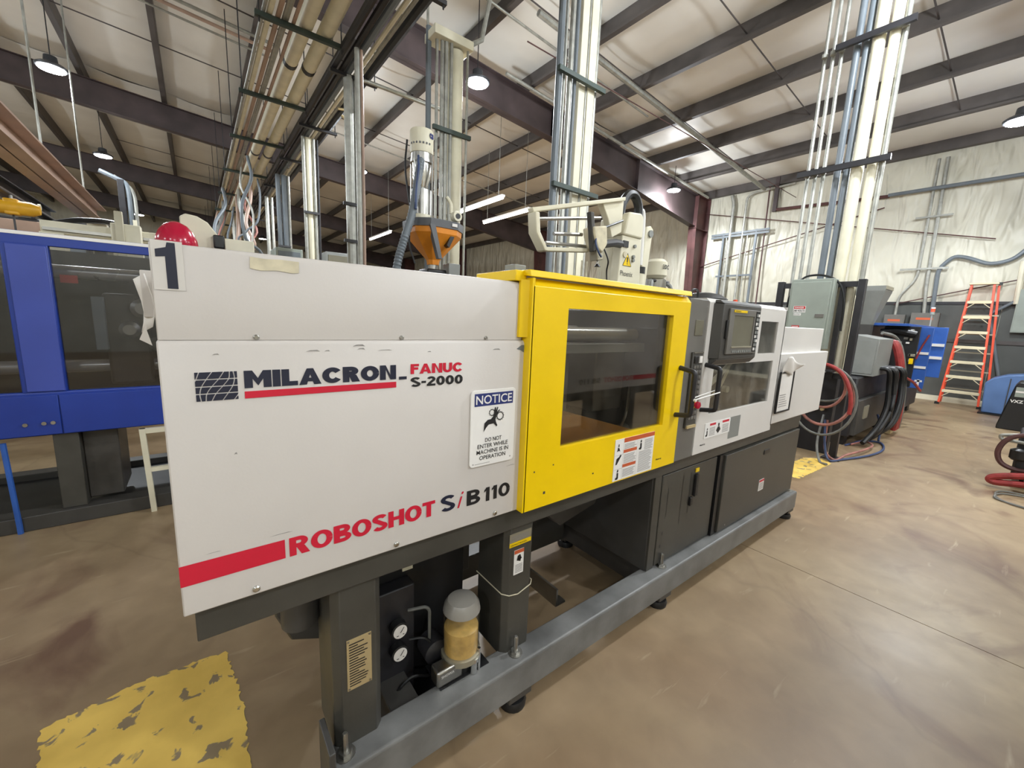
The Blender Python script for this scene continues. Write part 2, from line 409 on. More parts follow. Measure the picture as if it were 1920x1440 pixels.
def chipped():
    m = bpy.data.materials.new('chipped_yellow_floor_paint'); m.use_nodes = True; nt = m.node_tree; N = nt.nodes; L = nt.links; b = N['Principled BSDF']
    ge = N.new('ShaderNodeNewGeometry'); n1 = N.new('ShaderNodeTexNoise'); n1.inputs['Scale'].default_value = 13; n1.inputs['Detail'].default_value = 7; n1.inputs['Distortion'].default_value = .6
    L.new(ge.outputs['Position'], n1.inputs['Vector'])
    n2 = N.new('ShaderNodeTexNoise'); n2.inputs['Scale'].default_value = 3; n2.inputs['Detail'].default_value = 5; L.new(ge.outputs['Position'], n2.inputs['Vector'])
    r = N.new('ShaderNodeValToRGB'); L.new(n1.outputs['Fac'], r.inputs[0]); e = r.color_ramp.elements
    e[0].position = .375; e[0].color = S(158,140,112); e[1].position = .40; e[1].color = S(252,214,110)
    r2 = N.new('ShaderNodeValToRGB'); L.new(n2.outputs['Fac'], r2.inputs[0]); e = r2.color_ramp.elements
    e[0].position = .35; e[0].color = (.74,.72,.66,1); e[1].position = .65; e[1].color = (1,1,1,1)
    x = N.new('ShaderNodeMix'); x.data_type = 'RGBA'; x.blend_type = 'MULTIPLY'; x.inputs[0].default_value = 1
    L.new(r.outputs[0], x.inputs[6]); L.new(r2.outputs[0], x.inputs[7]); L.new(x.outputs[2], b.inputs['Base Color']); b.inputs['Roughness'].default_value = .45
    return m
M['fpaint'] = chipped()
def patch(pts, jit=.007, seg=40):
    out = []
    for i in range(len(pts)):
        a, b = Vector(pts[i]), Vector(pts[(i+1) % len(pts)])
        n = max(2, int((b-a).length*seg*2))
        for k in range(n):
            p = a.lerp(b, k/n); out.append((p.x+random.uniform(-jit, jit), p.y+random.uniform(-jit, jit), .0015))
    return out
def marking(pts, label):
    p = patch(pts); ar = sum(p[i][0]*p[(i+1)%len(p)][1]-p[(i+1)%len(p)][0]*p[i][1] for i in range(len(p)))
    if ar < 0: p = p[::-1]
    MB().add(p, [tuple(range(len(p)))]).build('painted_marking', M['fpaint'], floor, smooth=False, label=label)
marking([(-.53,1.93),(-.50,1.74),(-.42,1.42),(-.38,1.1),(.05,1.08),(.045,1.37),(.043,1.65),(.008,1.965),(-.24,1.985)], 'chipped yellow paint patch on the floor under the white cover')
marking([(4.75,1.52),(5.6,1.5),(5.75,1.36),(5.65,1.24),(4.75,1.28)], 'worn yellow paint by the steel stand')
marking([(11.3,1.75),(13.3,1.85),(13.35,1.6),(11.4,1.45)], 'yellow paint near the ladder')
marking([(6.1,2.6),(6.6,2.6),(6.6,2.3),(6.1,2.3)], 'yellow paint behind the hoses')

def fabric(name, c1, c2, bscale, strength, stretch):
    m = mat(name, c1, .45, var=.0, col2=c2, scale=.8)
    nt = m.node_tree; N = nt.nodes; L = nt.links; b = N['Principled BSDF']
    ge = N.new('ShaderNodeNewGeometry'); mp = N.new('ShaderNodeMapping'); mp.inputs['Scale'].default_value = stretch; mp.inputs['Rotation'].default_value = (.6,0,0)
    L.new(ge.outputs['Position'], mp.inputs[0])
    n = N.new('ShaderNodeTexNoise'); n.inputs['Scale'].default_value = bscale; n.inputs['Detail'].default_value = 2; n.inputs['Distortion'].default_value = .5
    L.new(mp.outputs[0], n.inputs['Vector'])
    bp = N.new('ShaderNodeBump'); bp.inputs['Strength'].default_value = strength; bp.inputs['Distance'].default_value = .22
    L.new(n.outputs['Fac'], bp.inputs['Height']); L.new(bp.outputs[0], b.inputs['Normal'])
    return m
M['insul'] = fabric('wall_insulation_vinyl', S(224,220,202), S(200,196,178), 1.9, .8, (1,2.0,.5))
M['roofv'] = fabric('roof_insulation_vinyl', S(244,241,232), S(230,226,216), .7, .2, (1,1,1))

# right wall (x = WX)
wall = struct(MB().box(WX+.02, WX+.25, WY0-.3, WY1+.3, -.2, 6.2).build('wall_right', M['insul'], smooth=False))
wh = 2.24
def quilt(y0, y1):
    m = MB(); zz = 5.75-wh
    ph = random.uniform(0, 6)
    def fn(a, b):
        y = y0+(y1-y0)*a; z = wh+zz*b
        d = .035*math.sin(PI*min(1, max(0, (z-wh)/2.0)) if z < wh+2.0 else PI*(z-wh-2.0)/(zz-2.0))*(.8+.3*math.sin(3*y+ph))
        d += .012*math.sin(9*y+3*z+ph)*math.sin(2.2*z)
        return (WX-.01-d, y, z)
    m.grid(lambda a, b: fn(1-a, b), 22, 16).build('insulation_sheet', M['insul'], wall)
y = WY0
while y < WY1:
    quilt(y, min(WY1, y+3.04)); y += 3.04
y = WY0; k = 0
while y < WY1-.1:
    MB().box(WX-.03, WX+.02, y+.006, y+1.2-.006, .12, wh-.04).build('wall_panel', M['wains'], wall, bevel=.004, smooth=False); y += 1.2
MB().box(WX-.05, WX+.02, WY0, WY1, wh-.045, wh+.02).build('wall_rail', M['blackp'], wall, smooth=False)
MB().box(WX-.06, WX+.02, WY0, WY1, 1.36, 1.44).build('wall_girt', M['purlin'], wall, smooth=False)
struct(MB().box(WX-.06, WX-.03, WY0, WY1, 0, .12).build('baseboard_right', M['cream'], smooth=False))
for nm, a in (('wall_left', (LX-.25, LX, WY0-.3, WY1+.3)), ('wall_back', (LX, WX, WY1, WY1+.25)), ('wall_front', (LX, WX, WY0-.25, WY0))):
    struct(MB().box(*a, -.2, 8.3).build(nm, M['insul'], smooth=False))

# roof
cl = MB(); x0, x1 = LX-.3, WX+.3
ceil = struct(cl.prism([(x0, roof(x0)+.06), (x1, roof(x1)+.06), (x1, roof(x1)+.2), (x0, roof(x0)+.2)], 'y', WY0-.3, WY1+.3).build('ceiling', M['roofv'], smooth=False))
FR = [-7.92, -.3, 7.32, 14.94, 22.56, 30.18]
px = [11.75-1.5*k for k in range(17)]
pan = None
# one sagging sheet per bay between two purlins
for i in range(len(px)-1):
    me = None
    for j in range(-1, len(FR)):
        ya = WY0 if j < 0 else FR[j]; yb = FR[j+1] if j+1 < len(FR) else WY1
        xa, xb = px[i+1], px[i]
        def fn(a, b, xa=xa, xb=xb, ya=ya, yb=yb):
            x = xa+(xb-xa)*(1-a); y = ya+(yb-ya)*b
            return (x, y, roof(x)+.03-.05*math.sin(PI*a)*(1+.25*math.sin(5*b*PI+i)))
        MB().grid(fn, 6, 10).build('roof_sheet', M['roofv'], ceil)
for j in range(-1, len(FR)):
    ya = WY0 if j < 0 else FR[j]; yb = FR[j+1] if j+1 < len(FR) else WY1
    MB().grid(lambda a, b: (px[0]+(WX-px[0])*(1-a), ya+(yb-ya)*b, roof(px[0]+(WX-px[0])*(1-a))+.03-.04*math.sin(PI*a)), 5, 8).build('roof_sheet', M['roofv'], ceil)
for x in px:
    z = roof(x)
    # Z-section purlin
    MB().prism([(x-.005, z+.04), (x+.07, z+.04), (x+.07, z+.03), (x+.005, z+.03), (x+.005, z-.27), (x-.09, z-.27), (x-.09, z-.24), (x-.098, z-.24), (x-.098, z-.28), (x-.005, z-.28)], 'y', WY0, WY1).build('purlin', M['purlin'], ceil, smooth=False)
MB().box(WX-.16, WX-.03, WY0, WY1, 5.55, 5.78).build('eave_strut', M['purlin'], ceil, smooth=False)
# bridging rods between purlins
for yb in (1.6, 3.6, 5.6, 9.5, 12.0, 17.2, 20.0, 25.0):
    for i in range(9):
        x = px[i]; MB().tube([(x, yb, roof(x)-.16), (px[i+1], yb, roof(px[i+1])-.16)], .012, 6).build('bridging', M['purlin'], ceil)
# frames
def frame_at(yf):
    def girder(xa, xb, da, db, f=.10):
        za, zb = roof(xa)-.28, roof(xb)-.28
        m = MB()
        m.prism([(xa, za-da), (xb, zb-db), (xb, zb), (xa, za)], 'y', yf-.005, yf+.005)
        m.prism([(xa, za-.014), (xb, zb-.014), (xb, zb), (xa, za)], 'y', yf-f, yf+f)
        m.prism([(xa, za-da), (xb, zb-db), (xb, zb-db+.014), (xa, za-da+.014)], 'y', yf-f, yf+f)
        for t in (0, .5, 1):
            x = xa+(xb-xa)*t; m.prism([(x-.008, (za-da)+((zb-db)-(za-da))*t), (x+.008, (za-da)+((zb-db)-(za-da))*t), (x+.008, za+(zb-za)*t), (x-.008, za+(zb-za)*t)], 'y', yf-f, yf+f)
        return m.build('rafter', M['rafter'], ceil, smooth=False)
    girder(LX, -4.0, .75, .62); girder(-4.0, 6.5, .62, .62); girder(6.5, 12.75, .62, .95)
    # tapered column against the right wall
    m = MB(); zt = roof(12.8)-.28; xw = WX-.08
    m.prism([(12.98, 0), (xw, 0), (xw, zt), (12.72, zt), (12.72, zt-1.0)], 'y', yf-.006, yf+.006)
    m.prism([(12.98, 0), (12.995, 0), (12.735, zt-1.0), (12.735, zt), (12.72, zt), (12.72, zt-1.0)], 'y', yf-.13, yf+.13)
    m.box(xw-.015, xw, yf-.13, yf+.13, 0, zt)
    m.box(12.72, xw, yf-.13, yf+.13, zt-.02, zt); m.prism([(12.72, zt-1.0), (xw, zt-1.0), (xw, zt-.985), (12.72, zt-.985)], 'y', yf-.13, yf+.13)
    m.box(12.9, xw, yf-.16, yf+.16, 0, .02)
    m.build('column', M['rust'], wall, smooth=False)
for yf in FR: frame_at(yf)

# ------------------------------------------------------------ main injection moulding machine
mach = thing('molding_machine', 'long white injection molding machine with yellow sliding door, red lettering and dark grey base', 'machine', (1.9, 1.4, 0))
NY = (0,-1,0)
# base rails
rail = MB()
rail.prism([(1.0,.085),(1.0,.215),(1.006,.222),(1.10,.222),(1.10,.085)], 'x', .215, 3.72).build('base_rail', M['grey_top'], mach, bevel=.006)
MB().box(.42, 3.72, 1.70, 1.80, .085, .215).build('base_rail', M['grey'], mach, bevel=.005)
for x in (.42, 1.80, 3.62):
    MB().box(x, x+.1, 1.095, 1.705, .09, .2).build('cross_beam', M['greyd'], mach, bevel=.004)
MB().box(.205, .222, .995, 1.12, .07, .31).build('end_plate', M['greyd'], mach, bevel=.003)
def foot(x, y):
    f = MB().lathe([(.052,0),(.055,.02),(.048,.034),(.022,.04),(.018,.09)], (x,y,0), 18).build('leveling_foot', M['rubber'], mach)
    MB().box(x-.055, x+.055, y-.05, y+.03, .055, .088).build('foot_bracket', M['greyd'], f, bevel=.004)
    b = MB().lathe([(.009,.222),(.009,.29),(.006,.295)], (x,y-.005,0), 8); b.lathe([(.019,.222),(.019,.236)], (x,y-.005,0), 6); b.lathe([(.028,.220),(.028,.225)], (x,y-.005,0), 14)
    b.build('leveling_bolt', M['steel'], f)
for x in (.26, .89, 1.88, 3.66):
    foot(x, 1.055); foot(max(x, .47), 1.75)
# columns (front + rear)
for x0, x1 in ((.24,.38),(.84,.98)):
    MB().prism([(x0,1.09),(x0+.02,1.07),(x1-.02,1.07),(x1,1.09),(x1,1.25),(x0,1.25)], 'z', .21, .76).build('column', M['grey'], mach, bevel=.003)
    MB().box(x0+.05, x1+.05, 1.62, 1.76, .21, .76).build('column', M['greyd'], mach, bevel=.003)
wr = MB().tube([(.836,1.255,.475),(.836,1.085,.475),(.858,1.065,.47),(.9,1.064,.462),(.962,1.065,.478),(.984,1.085,.478),(.984,1.25,.48)], .0022, 6)
wr.build('wire_tie', M['tape'], mach)
# apron beam
MB().box(-.047, 3.70, 1.055, 1.12, .745, .85).build('apron', M['grey'], mach, bevel=.003)
MB().box(-.047, 3.70, 1.74, 1.80, .745, .85).build('apron', M['greyd'], mach, bevel=.003)
MB().box(-.03, 1.0, 1.12, 1.74, .80, .85).build('bed_plate', M['greyd'], mach)
MB().box(2.0, 3.70, 1.12, 1.74, .80, .85).build('bed_plate', M['greyd'], mach)
# name plate and stickers on the columns
pl = MB().box(.276, .346, 1.0675, 1.0695, .407, .572).build('instruction_plate', M['brass'], mach)
poly('plate_print', [rect(.006, .012+k*.0085, .060-(.02 if k%5==0 else 0)+random.uniform(-.012,.003), .0155+k*.0085) for k in range(17)], (.276,1.0668,.407), XU, ZU, M['ink'], pl)
poly('corner_rivet', [rect(a-.003,b-.003,a+.003,b+.003) for a,b in ((.005,.005),(.065,.005),(.005,.160),(.065,.160))], (.276,1.0666,.407), XU, ZU, M['steel'], pl)
y2 = MB().box(.852, .955, 1.0675, 1.0692, .664, .716).build('rating_plate', M['alu'], mach)
poly('plate_band', rect(0,0,.103,.017), (.852,1.0668,.664), XU, ZU, M['yellow'], y2)
text('plate_lettering', 'CINCINNATI MILACRON', (.857,1.0662,.668), XU, ZU, .075, .007, M['ink'], y2)
poly('plate_print', [rect(.008,.024+.007*k,.09,.0265+.007*k) for k in range(3)], (.852,1.0667,.664), XU, ZU, M['inkg'], y2)
w2 = MB().box(.877, .923, 1.0675, 1.0692, .545, .645).build('warning_sticker', M['signw'], mach)
poly('sticker_band', rect(0,.085,.046,.1), (.877,1.0668,.545), XU, ZU, M['orange'], w2)
poly('sticker_symbol', [[(.012,.058),(.03,.05),(.034,.066),(.028,.08),(.016,.076)], rect(.02,.06,.036,.064)], (.877,1.0667,.545), XU, ZU, M['ink'], w2)
poly('sticker_print', [rect(.006,.008+.006*k,.04,.0105+.006*k) for k in range(6)], (.877,1.0667,.545), XU, ZU, M['inkg'], w2)
# lubrication unit
MB().box(.385, .80, 1.30, 1.34, .06, .62).build('lube_panel', M['black'], mach, bevel=.004)
MB().box(.385, .56, 1.24, 1.30, .06, .54).build('lube_box', M['blackp'], mach, bevel=.005)
MB().box(.62, .74, 1.36, 1.46, .50, .62).build('junction_box', M['boxgrey'], mach, bevel=.003)
for zz in (.41, .32):
    g = MB().lathe([(.030,0),(.030,.028),(.026,.03)], (.487,1.225,zz), 20, 'y').build('pressure_gauge', M['black'], mach)
    g2 = MB().lathe([(.0245,.0305),(.0245,.0315)], (.487,1.225,zz), 20, 'y').build('gauge_dial', M['paper'], g)
    poly('gauge_needle', [[(-.002,-.004),(.002,-.004),(.014,.013),(.012,.015)], rect(-.014,-.014,-.006,-.011), rect(.008,-.014,.014,-.011)], (.487,1.193,zz), XU, ZU, M['ink'], g)
    MB().tube([(.487,1.235,zz),(.487,1.26,zz-.03),(.45,1.26,zz-.045),(.53,1.26,zz-.05)], .01, 8, fil=.01).build('gauge_fitting', M['steel'], g)
for i, zz in enumerate((.565, .405)):
    MB().box(.535, .575, 1.291, 1.296, zz, zz+.022).build('tag', M['tape'], mach)
MB().tube([(.53,1.23,.45),(.585,1.2,.46),(.60,1.2,.44),(.60,1.2,.30),(.59,1.2,.24)], .006, 7, fil=.02).build('lube_line', M['ghose'], mach)
MB().tube(spline([(.53,1.22,.34),(.58,1.19,.34),(.62,1.18,.27),(.60,1.17,.20),(.52,1.17,.23),(.46,1.18,.19)]), .005, 6).build('lube_line', M['rubber'], mach)
RX, RY, RZ = .690, 1.125, .045
def rl(prof, name, m_, par, n=28): return MB().lathe([(a, b+RZ) for a, b in prof], (RX,RY,0), n).build(name, m_, par)
res = rl([(.0,.245),(.064,.245),(.066,.255),(.066,.40),(.062,.43),(.05,.448),(.025,.457),(0,.458)], 'grease_reservoir', M['clear'], mach)
rl([(.0,.25),(.061,.25),(.062,.345),(.05,.352),(0,.354)], 'grease_fill', M['amber'], res)
rl([(.0,.41),(.0675,.41),(.0635,.432),(.051,.450),(.025,.459),(0,.460)], 'reservoir_cap', M['frost'], res)
rl([(.072,.228),(.072,.25),(.066,.252)], 'reservoir_flange', M['alu'], res, 24)
rl([(.04,.165),(.045,.19),(.04,.23)], 'pump_head', M['black'], res, 16)
mo = MB().box(.570, .672, 1.075, 1.13, .226, .288).build('lube_motor', M['steel'], mach, bevel=.008)
text('lettering', 'SHOWA', (.585,1.0745,.262), XU, ZU, .05, .010, M['signw'], mo)
MB().lathe([(.045,0),(.045,.07),(.03,.08)], (.615,1.24,.28), 20, 'y').build('motor_can', M['blackp'], mach)
v = MB().lathe([(.014,.224),(.014,.27),(.019,.27),(.019,.285)], (.712,1.072,0), 12); v.tube([(.712,1.072,.26),(.665,1.09,.262)], .010, 8); v.tube([(.735,1.072,.224),(.735,1.072,.31)], .006, 8)
v.build('lube_valve', M['chrome'], mach)
MB().box(.385, .84, 1.10, 1.70, .06, .075).build('under_pan', M['black'], mach)
MB().box(.58, .78, 1.07, 1.19, .2225, .226).build('pump_bracket', M['black'], mach)
# drain elbow and chute at the left of the first column
MB().tube([(.19,1.245,.80),(.19,1.245,.56)], .052, 18).build('drain_elbow', M['greyd'], mach)
MB().prism([(.13,.80),(.13,.56),(.17,.46),(.26,.42),(.26,.80)], 'y', 1.30, 1.42).build('drain_box', M['greyd'], mach, bevel=.006)
# open bay between second column and cabinet
MB().box(1.15, 1.75, 1.66, 1.69, .215, .50).build('rear_skirt', M['greyd'], mach)
MB().prism([(1.20,.215),(1.26,.215),(1.26,.225),(1.21,.225),(1.21,.30),(1.2,.30)], 'y', 1.15, 1.68).build('tray_rail', M['steel'], mach, smooth=False)
MB().prism([(1.02,.80),(1.72,.80),(1.60,.55),(1.35,.50)], 'y', 1.30, 1.66).build('parts_chute', M['interior'], mach)
# cabinet under the injection unit
cab = MB().box(1.76, 3.69, 1.075, 1.72, .222, .747).build('lower_cabinet', M['greyd'], mach, bevel=.003)
d1 = MB().box(1.83, 2.40, 1.062, 1.076, .235, .735).build('cabinet_door', M['grey'], mach, bevel=.003)
d2 = MB().box(2.47, 3.685, 1.040, 1.076, .235, .735).build('cabinet_door', M['grey'], mach, bevel=.004)
MB().box(2.415, 2.455, 1.052, 1.076, .225, .74).build('door_post', M['black'], mach)
MB().box(1.765, 1.822, 1.064, 1.076, .225, .74).build('door_post', M['grey'], mach)
poly('door_slot', [rect(.06,.26,.064,.42), rect(.20,.18,.205,.46), rect(.28,.22,.285,.46), rect(.04,.16,.05,.18), rect(.03,.09,.04,.11)], (1.83,1.0612,.235), XU, ZU, M['black'], d1)
h = MB().box(2.145, 2.175, 1.045, 1.062, .55, .68).build('door_handle', M['black'], d1, bevel=.004)
MB().box(2.15, 2.185, 1.056, 1.061, .69, .712).build('handle_tag', M['yellow'], d1)
MB().box(2.115, 2.14, 1.05, 1.062, .50, .55).build('door_latch', M['black'], d1, bevel=.003)
MB().box(3.03, 3.12, 1.036, 1.041, .64, .672).build('door_latch', M['black'], d2, bevel=.002)
st = MB().box(3.02, 3.10, 1.037, 1.040, .375, .455).build('warning_sticker', M['signw'], d2)
poly('sticker_band', [rect(.0,.064,.08,.08)], (3.02,1.0364,.375), XU, ZU, M['red'], d2)
poly('sticker_print', [rect(.008,.01+.01*k,.07,.014+.01*k) for k in range(5)], (3.02,1.0364,.375), XU, ZU, M['inkg'], d2)
poly('screw', [rect(.09,.02,.1,.03)], (2.47,1.0392,.235), XU, ZU, M['steel'], d2)

# ---------------- white clamp covers
lc = MB()
lc.prism([(1.03,.833),(1.03,1.418),(1.036,1.427),(1.052,1.427),(1.052,.833)], 'x', -.065, .866)
lc.box(-.065, -.052, 1.04, 1.80, .845, 1.427)
low = lc.build('lower_cover', M['white'], mach, bevel=.003)
MB().box(-.06, .86, 1.80, 1.83, .845, 1.60).build('rear_cover', M['white'], mach, bevel=.003)
MB().box(-.135, -.05, 1.78, 1.80, 1.45, 1.60).build('rear_flap', M['white'], mach, bevel=.003)
up = MB()
up.prism([(1.040,1.427),(1.040,1.602),(1.046,1.612),(1.06,1.614),(1.80,1.614),(1.80,1.604),(1.07,1.604),(1.052,1.59),(1.052,1.427)], 'x', -.063, .842)
up.box(-.063, -.052, 1.045, 1.80, 1.427, 1.61)
upc = up.build('upper_cover', M['white'], mach, bevel=.002)
MB().prism([(.842,1.04),(.866,1.075),(.866,1.09),(.842,1.055)], 'z', 1.43, 1.612).build('cover_return', M['white'], mach)
for x in (.069, .409, .752):
    MB().lathe([(.008,0),(.008,.003),(.005,.006)], (x,1.03,.848), 12, 'y').build('cover_screw', M['chrome'], low)
for x in (.10, .43, .70):
    MB().lathe([(.006,0),(.006,.003),(.004,.005)], (x,1.04,1.434), 10, 'y').build('cover_screw', M['steel'], upc)
YL = 1.0288
# number decal and tape
nd = poly('number_decal', rect(0,0,.047,.092), (-.060,1.0388,1.524), XU, ZU, M['white2'], upc)
poly('number_print', [[(.010,.002),(.010,.002),(.034,.002),(.034,.088),(.022,.088),(.020,.079),(.004,.074),(.004,.060),(.018,.062),(.018,.002)]], (-.058,1.0382,1.525), XU, ZU, M['navy'], upc, label='large navy number one')
poly('masking_tape', [[(0,.003),(.02,0),(.05,.003),(.08,.0),(.093,.002),(.094,.026),(.06,.027),(.03,.025),(.001,.027)]], (.096,1.0387,1.576), XU, ZU, M['tape'], upc)
# grid logo: navy squares cut by pale curved lines
def logo(W, H):
    T = [[-.3,-.2,-.1,.02,.10],[.11,.09,.14,.26,.40],[.22,.25,.38,.55,.68],[.36,.47,.64,.79,.82],[.62,.76,.88,.93,.91],[.90,1.05,1.2,1.3,1.4]]
    def curve(k, t):
        a = [2*T[k][0]-T[k][1]]+T[k]+[2*T[k][4]-T[k][3]]; q = min(3, int(t*4)); f = t*4-q; p0, p1, p2, p3 = a[q:q+4]
        return .5*(2*p1+(p2-p0)*f+(2*p0-5*p1+4*p2-p3)*f*f+(3*p1-p0-3*p2+p3)*f**3)
    g = .013; pols = []
    for r in range(4):
        z0 = r/4+(0 if r == 0 else .018); z1 = (r+1)/4-(0 if r == 3 else .018)
        for c in range(7):
            L_, R_ = [], []
            for s_ in range(9):
                t = z0+(z1-z0)*s_/8
                l = 0 if c == 0 else min(1, max(0, curve(c-1, t)+g)); rr = 1 if c == 6 else min(1, max(0, curve(c, t)-g))
                if rr-l > .004: L_.append((l*W, t*H)); R_.append((rr*W, t*H))
            if len(L_) > 1: pols.append(L_[::-1]+R_)
    return pols
poly('grid_logo', logo(.0715, .060), (-.0115,YL,1.303), XU, ZU, M['navy'], low)
block('lettering', 'MILACRON', .072, 1.325, .338, .038, YL, M['navy'], low, .34, .05, .27)
poly('red_underline', rect(0,0,.339,.0155), (.0715,YL,1.3025), XU, ZU, M['red'], low)
poly('dash', rect(0,0,.022,.008), (.418,YL,1.323), XU, ZU, M['navy'], low)
block('lettering', 'FANUC', .451, 1.336, .163, .0275, YL, M['red'], low, .30, .05, .24)
block('lettering', 'S-2000', .451, 1.300, .164, .027, YL, M['ink'], low, .27, .07, .22)
poly('red_bar', rect(0,0,.197,.048), (-.065,YL,.904), XU, ZU, M['red'], low)
block('lettering', 'ROBOSHOT', .141, .904, .388, .048, YL, M['red'], low, .30, .05, .21)
block('lettering', 'S', .548, .904, .050, .052, YL, M['navy'], low, .27, .1, .19)
text('lettering', 'i', (.606,YL,.904), XU, ZU, .022, .052, M['red'], low, italic=.35)
block('lettering', 'B', .640, .902, .050, .050, YL, M['ink'], low, .27, .1, .19)
block('lettering', '11O', .704, .900, .107, .048, YL, M['ink'], low, .30, .14, .20)
# scuffs in the paint
for (x, z, w, hh) in ((.195,1.402,.03,.004),(.235,1.402,.012,.003),(.30,1.413,.03,.005),(.31,1.405,.02,.004),(.36,1.402,.04,.002),(.02,1.398,.012,.003),(.72,1.398,.03,.004),(.50,1.395,.012,.003),(.1,.968,.05,.002),(.045,1.18,.006,.005),(.79,1.005,.04,.002),(-.02,.965,.03,.0015)):
    poly('scuff', [[(0,0),(w*.5,hh*.3),(w,0),(w*.8,hh),(w*.3,hh*.8)]], (x,YL+.0004,z), XU, ZU, M['inkg'], low)
poly('dark_rub_mark', [[(0,0),(.02,-.006),(.04,-.018),(.046,.012),(.02,.012)]], (.815,YL+.0004,1.400), XU, ZU, M['ggrey'], low)
# notice sign
def rrect(w, h_, r, n=5):
    out = []
    for (a, b, s0) in ((w-r, r, -PI/2), (w-r, h_-r, 0), (r, h_-r, PI/2), (r, r, PI)):
        for k in range(n+1): t = s0+PI/2*k/n; out.append((a+r*math.cos(t), b+r*math.sin(t)))
    return out
sg = MB().prism([(.644+a, 1.028+b) for a, b in rrect(.172, .246, .012)], 'y', 1.024, 1.0295).build('notice_sign', M['signw'], mach, bevel=.001)
so = (.644, 1.0234, 1.028)
poly('sign_header', rect(.012,.196,.160,.236), so, XU, ZU, M['signb'], sg)
text('sign_lettering', 'NOTICE', (.661,1.0228,1.230), XU, ZU, .138, .028, M['signw'], sg, bold=.012)
for s_, x_, z_, w_ in (('DO NOT',.055,.078,.064),('ENTER WHILE',.027,.059,.118),('MACHINE IS IN',.024,.040,.124),('OPERATION',.035,.021,.102)):
    text('sign_lettering', s_, (.644+x_,1.0228,1.028+z_), XU, ZU, w_, .0135, M['ink'], sg, bold=.008)
def gear(c, r0, r1, n):
    q = []
    for k in range(n):
        a0 = 2*PI*k/n
        for da, rr in ((0,r1),(.28,r1),(.36,r0),(.85,r0)): q.append((c[0]+rr*math.cos(a0+da*2*PI/n), c[1]+rr*math.sin(a0+da*2*PI/n)))
    inner = [(c[0]+r0*.82*math.cos(2*PI*k/24), c[1]+r0*.82*math.sin(2*PI*k/24)) for k in range(24)]
    # ring split into quads
    out = []
    N_ = 48
    def R(t):
        i = (t*n/(2*PI)) % 1; return r1 if i < .3 else r0
    for k in range(N_):
        t0, t1 = 2*PI*k/N_, 2*PI*(k+1)/N_; rm = R((t0+t1)/2)
        out.append([(c[0]+r0*.8*math.cos(t0), c[1]+r0*.8*math.sin(t0)), (c[0]+r0*.8*math.cos(t1), c[1]+r0*.8*math.sin(t1)), (c[0]+rm*math.cos(t1), c[1]+rm*math.sin(t1)), (c[0]+rm*math.cos(t0), c[1]+rm*math.sin(t0))])
    return [p[::-1] for p in out]
poly('sign_symbol', gear((.078,.172), .0105, .0125, 10)+gear((.110,.158), .0135, .0162, 12)+[[(.048,.112),(.050,.140),(.062,.150),(.074,.151),(.084,.160),(.086,.176),(.088,.188),(.092,.188),(.093,.178),(.098,.189),(.101,.187),(.097,.172),(.106,.180),(.108,.177),(.096,.162),(.092,.148),(.094,.140),(.100,.128),(.097,.124),(.085,.136),(.066,.134),(.056,.124)]], (.644,1.0228,1.028), XU, ZU, M['ink'], sg)
poly('sign_rivet', [rect(.010,.008,.014,.012), rect(.155,.012,.159,.016), rect(.018,.008,.075,.0095)], so, XU, ZU, M['inkg'], sg)

# ---------------- yellow section
yd = MB().frame(.852, 1.80, .833, 1.600, 1.012, 1.667, 1.040, 1.538, 1.0, 1.03)
yd.prism([(1.0,1.600),(1.022,1.626),(1.05,1.626),(1.05,1.600)], 'x', .852, 1.80)
yd.box(.846, .856, 1.0, 1.10, .833, 1.626); yd.prism([(.822,1.030),(.852,1.012),(.852,1.04),(.822,1.04)], 'z', 1.438, 1.62)
door = yd.build('sliding_door', M['yellow'], mach)
MB().box(1.0, 1.68, 1.016, 1.022, 1.03, 1.548).build('door_window', M['pane'], door, smooth=False)
lid = MB().prism([(.995,1.628),(1.0,1.650),(1.10,1.650),(1.10,1.632),(1.02,1.632)], 'x', .832, 1.795)
lid.build('top_lid', M['yellow'], mach, bevel=.003)
MB().box(.80, .845, 1.03, 1.26, 1.615, 1.648).build('lid_flange', M['yellow'], mach, bevel=.003)
MB().box(.895, .945, 1.16, 1.22, 1.65, 1.685).build('limit_switch', M['boxgrey'], mach, bevel=.003)
def dhandle(x, z0, z1, y0, y1, parent):
    MB().tube([(x, y0, z1), (x, y1, z1-.012), (x, y1, z0+.012), (x, y0, z0)], .0115, 12, fil=.014).build('handle', M['blackp'], parent)
dhandle(1.763, 1.078, 1.302, 1.0, .925, door)
wl = MB().box(1.33, 1.607, .9975, .9995, .839, 1.020).build('warning_label', M['signw'], door)
wo = (1.33, .9970, .839)
poly('label_band', [rect(.058,.162,.277,.181), rect(.058,.116,.150,.130), rect(.058,.052,.150,.066)], wo, XU, ZU, M['orange'], wl)
lines = [rect(.062,.134+.006*k,.150-random.uniform(0,.02),.1365+.006*k) for k in range(4)]+[rect(.062,.070+.006*k,.150-random.uniform(0,.02),.0725+.006*k) for k in range(7)]+[rect(.062,.010+.006*k,.150-random.uniform(0,.02),.0125+.006*k) for k in range(6)]+[rect(.168,.010+.006*k,.268-random.uniform(0,.02),.0125+.006*k) for k in range(16)]+[rect(.205,.108+.006*k,.268-random.uniform(0,.01),.1105+.006*k) for k in range(8)]
poly('label_print', lines, wo, XU, ZU, M['inkg'], wl)
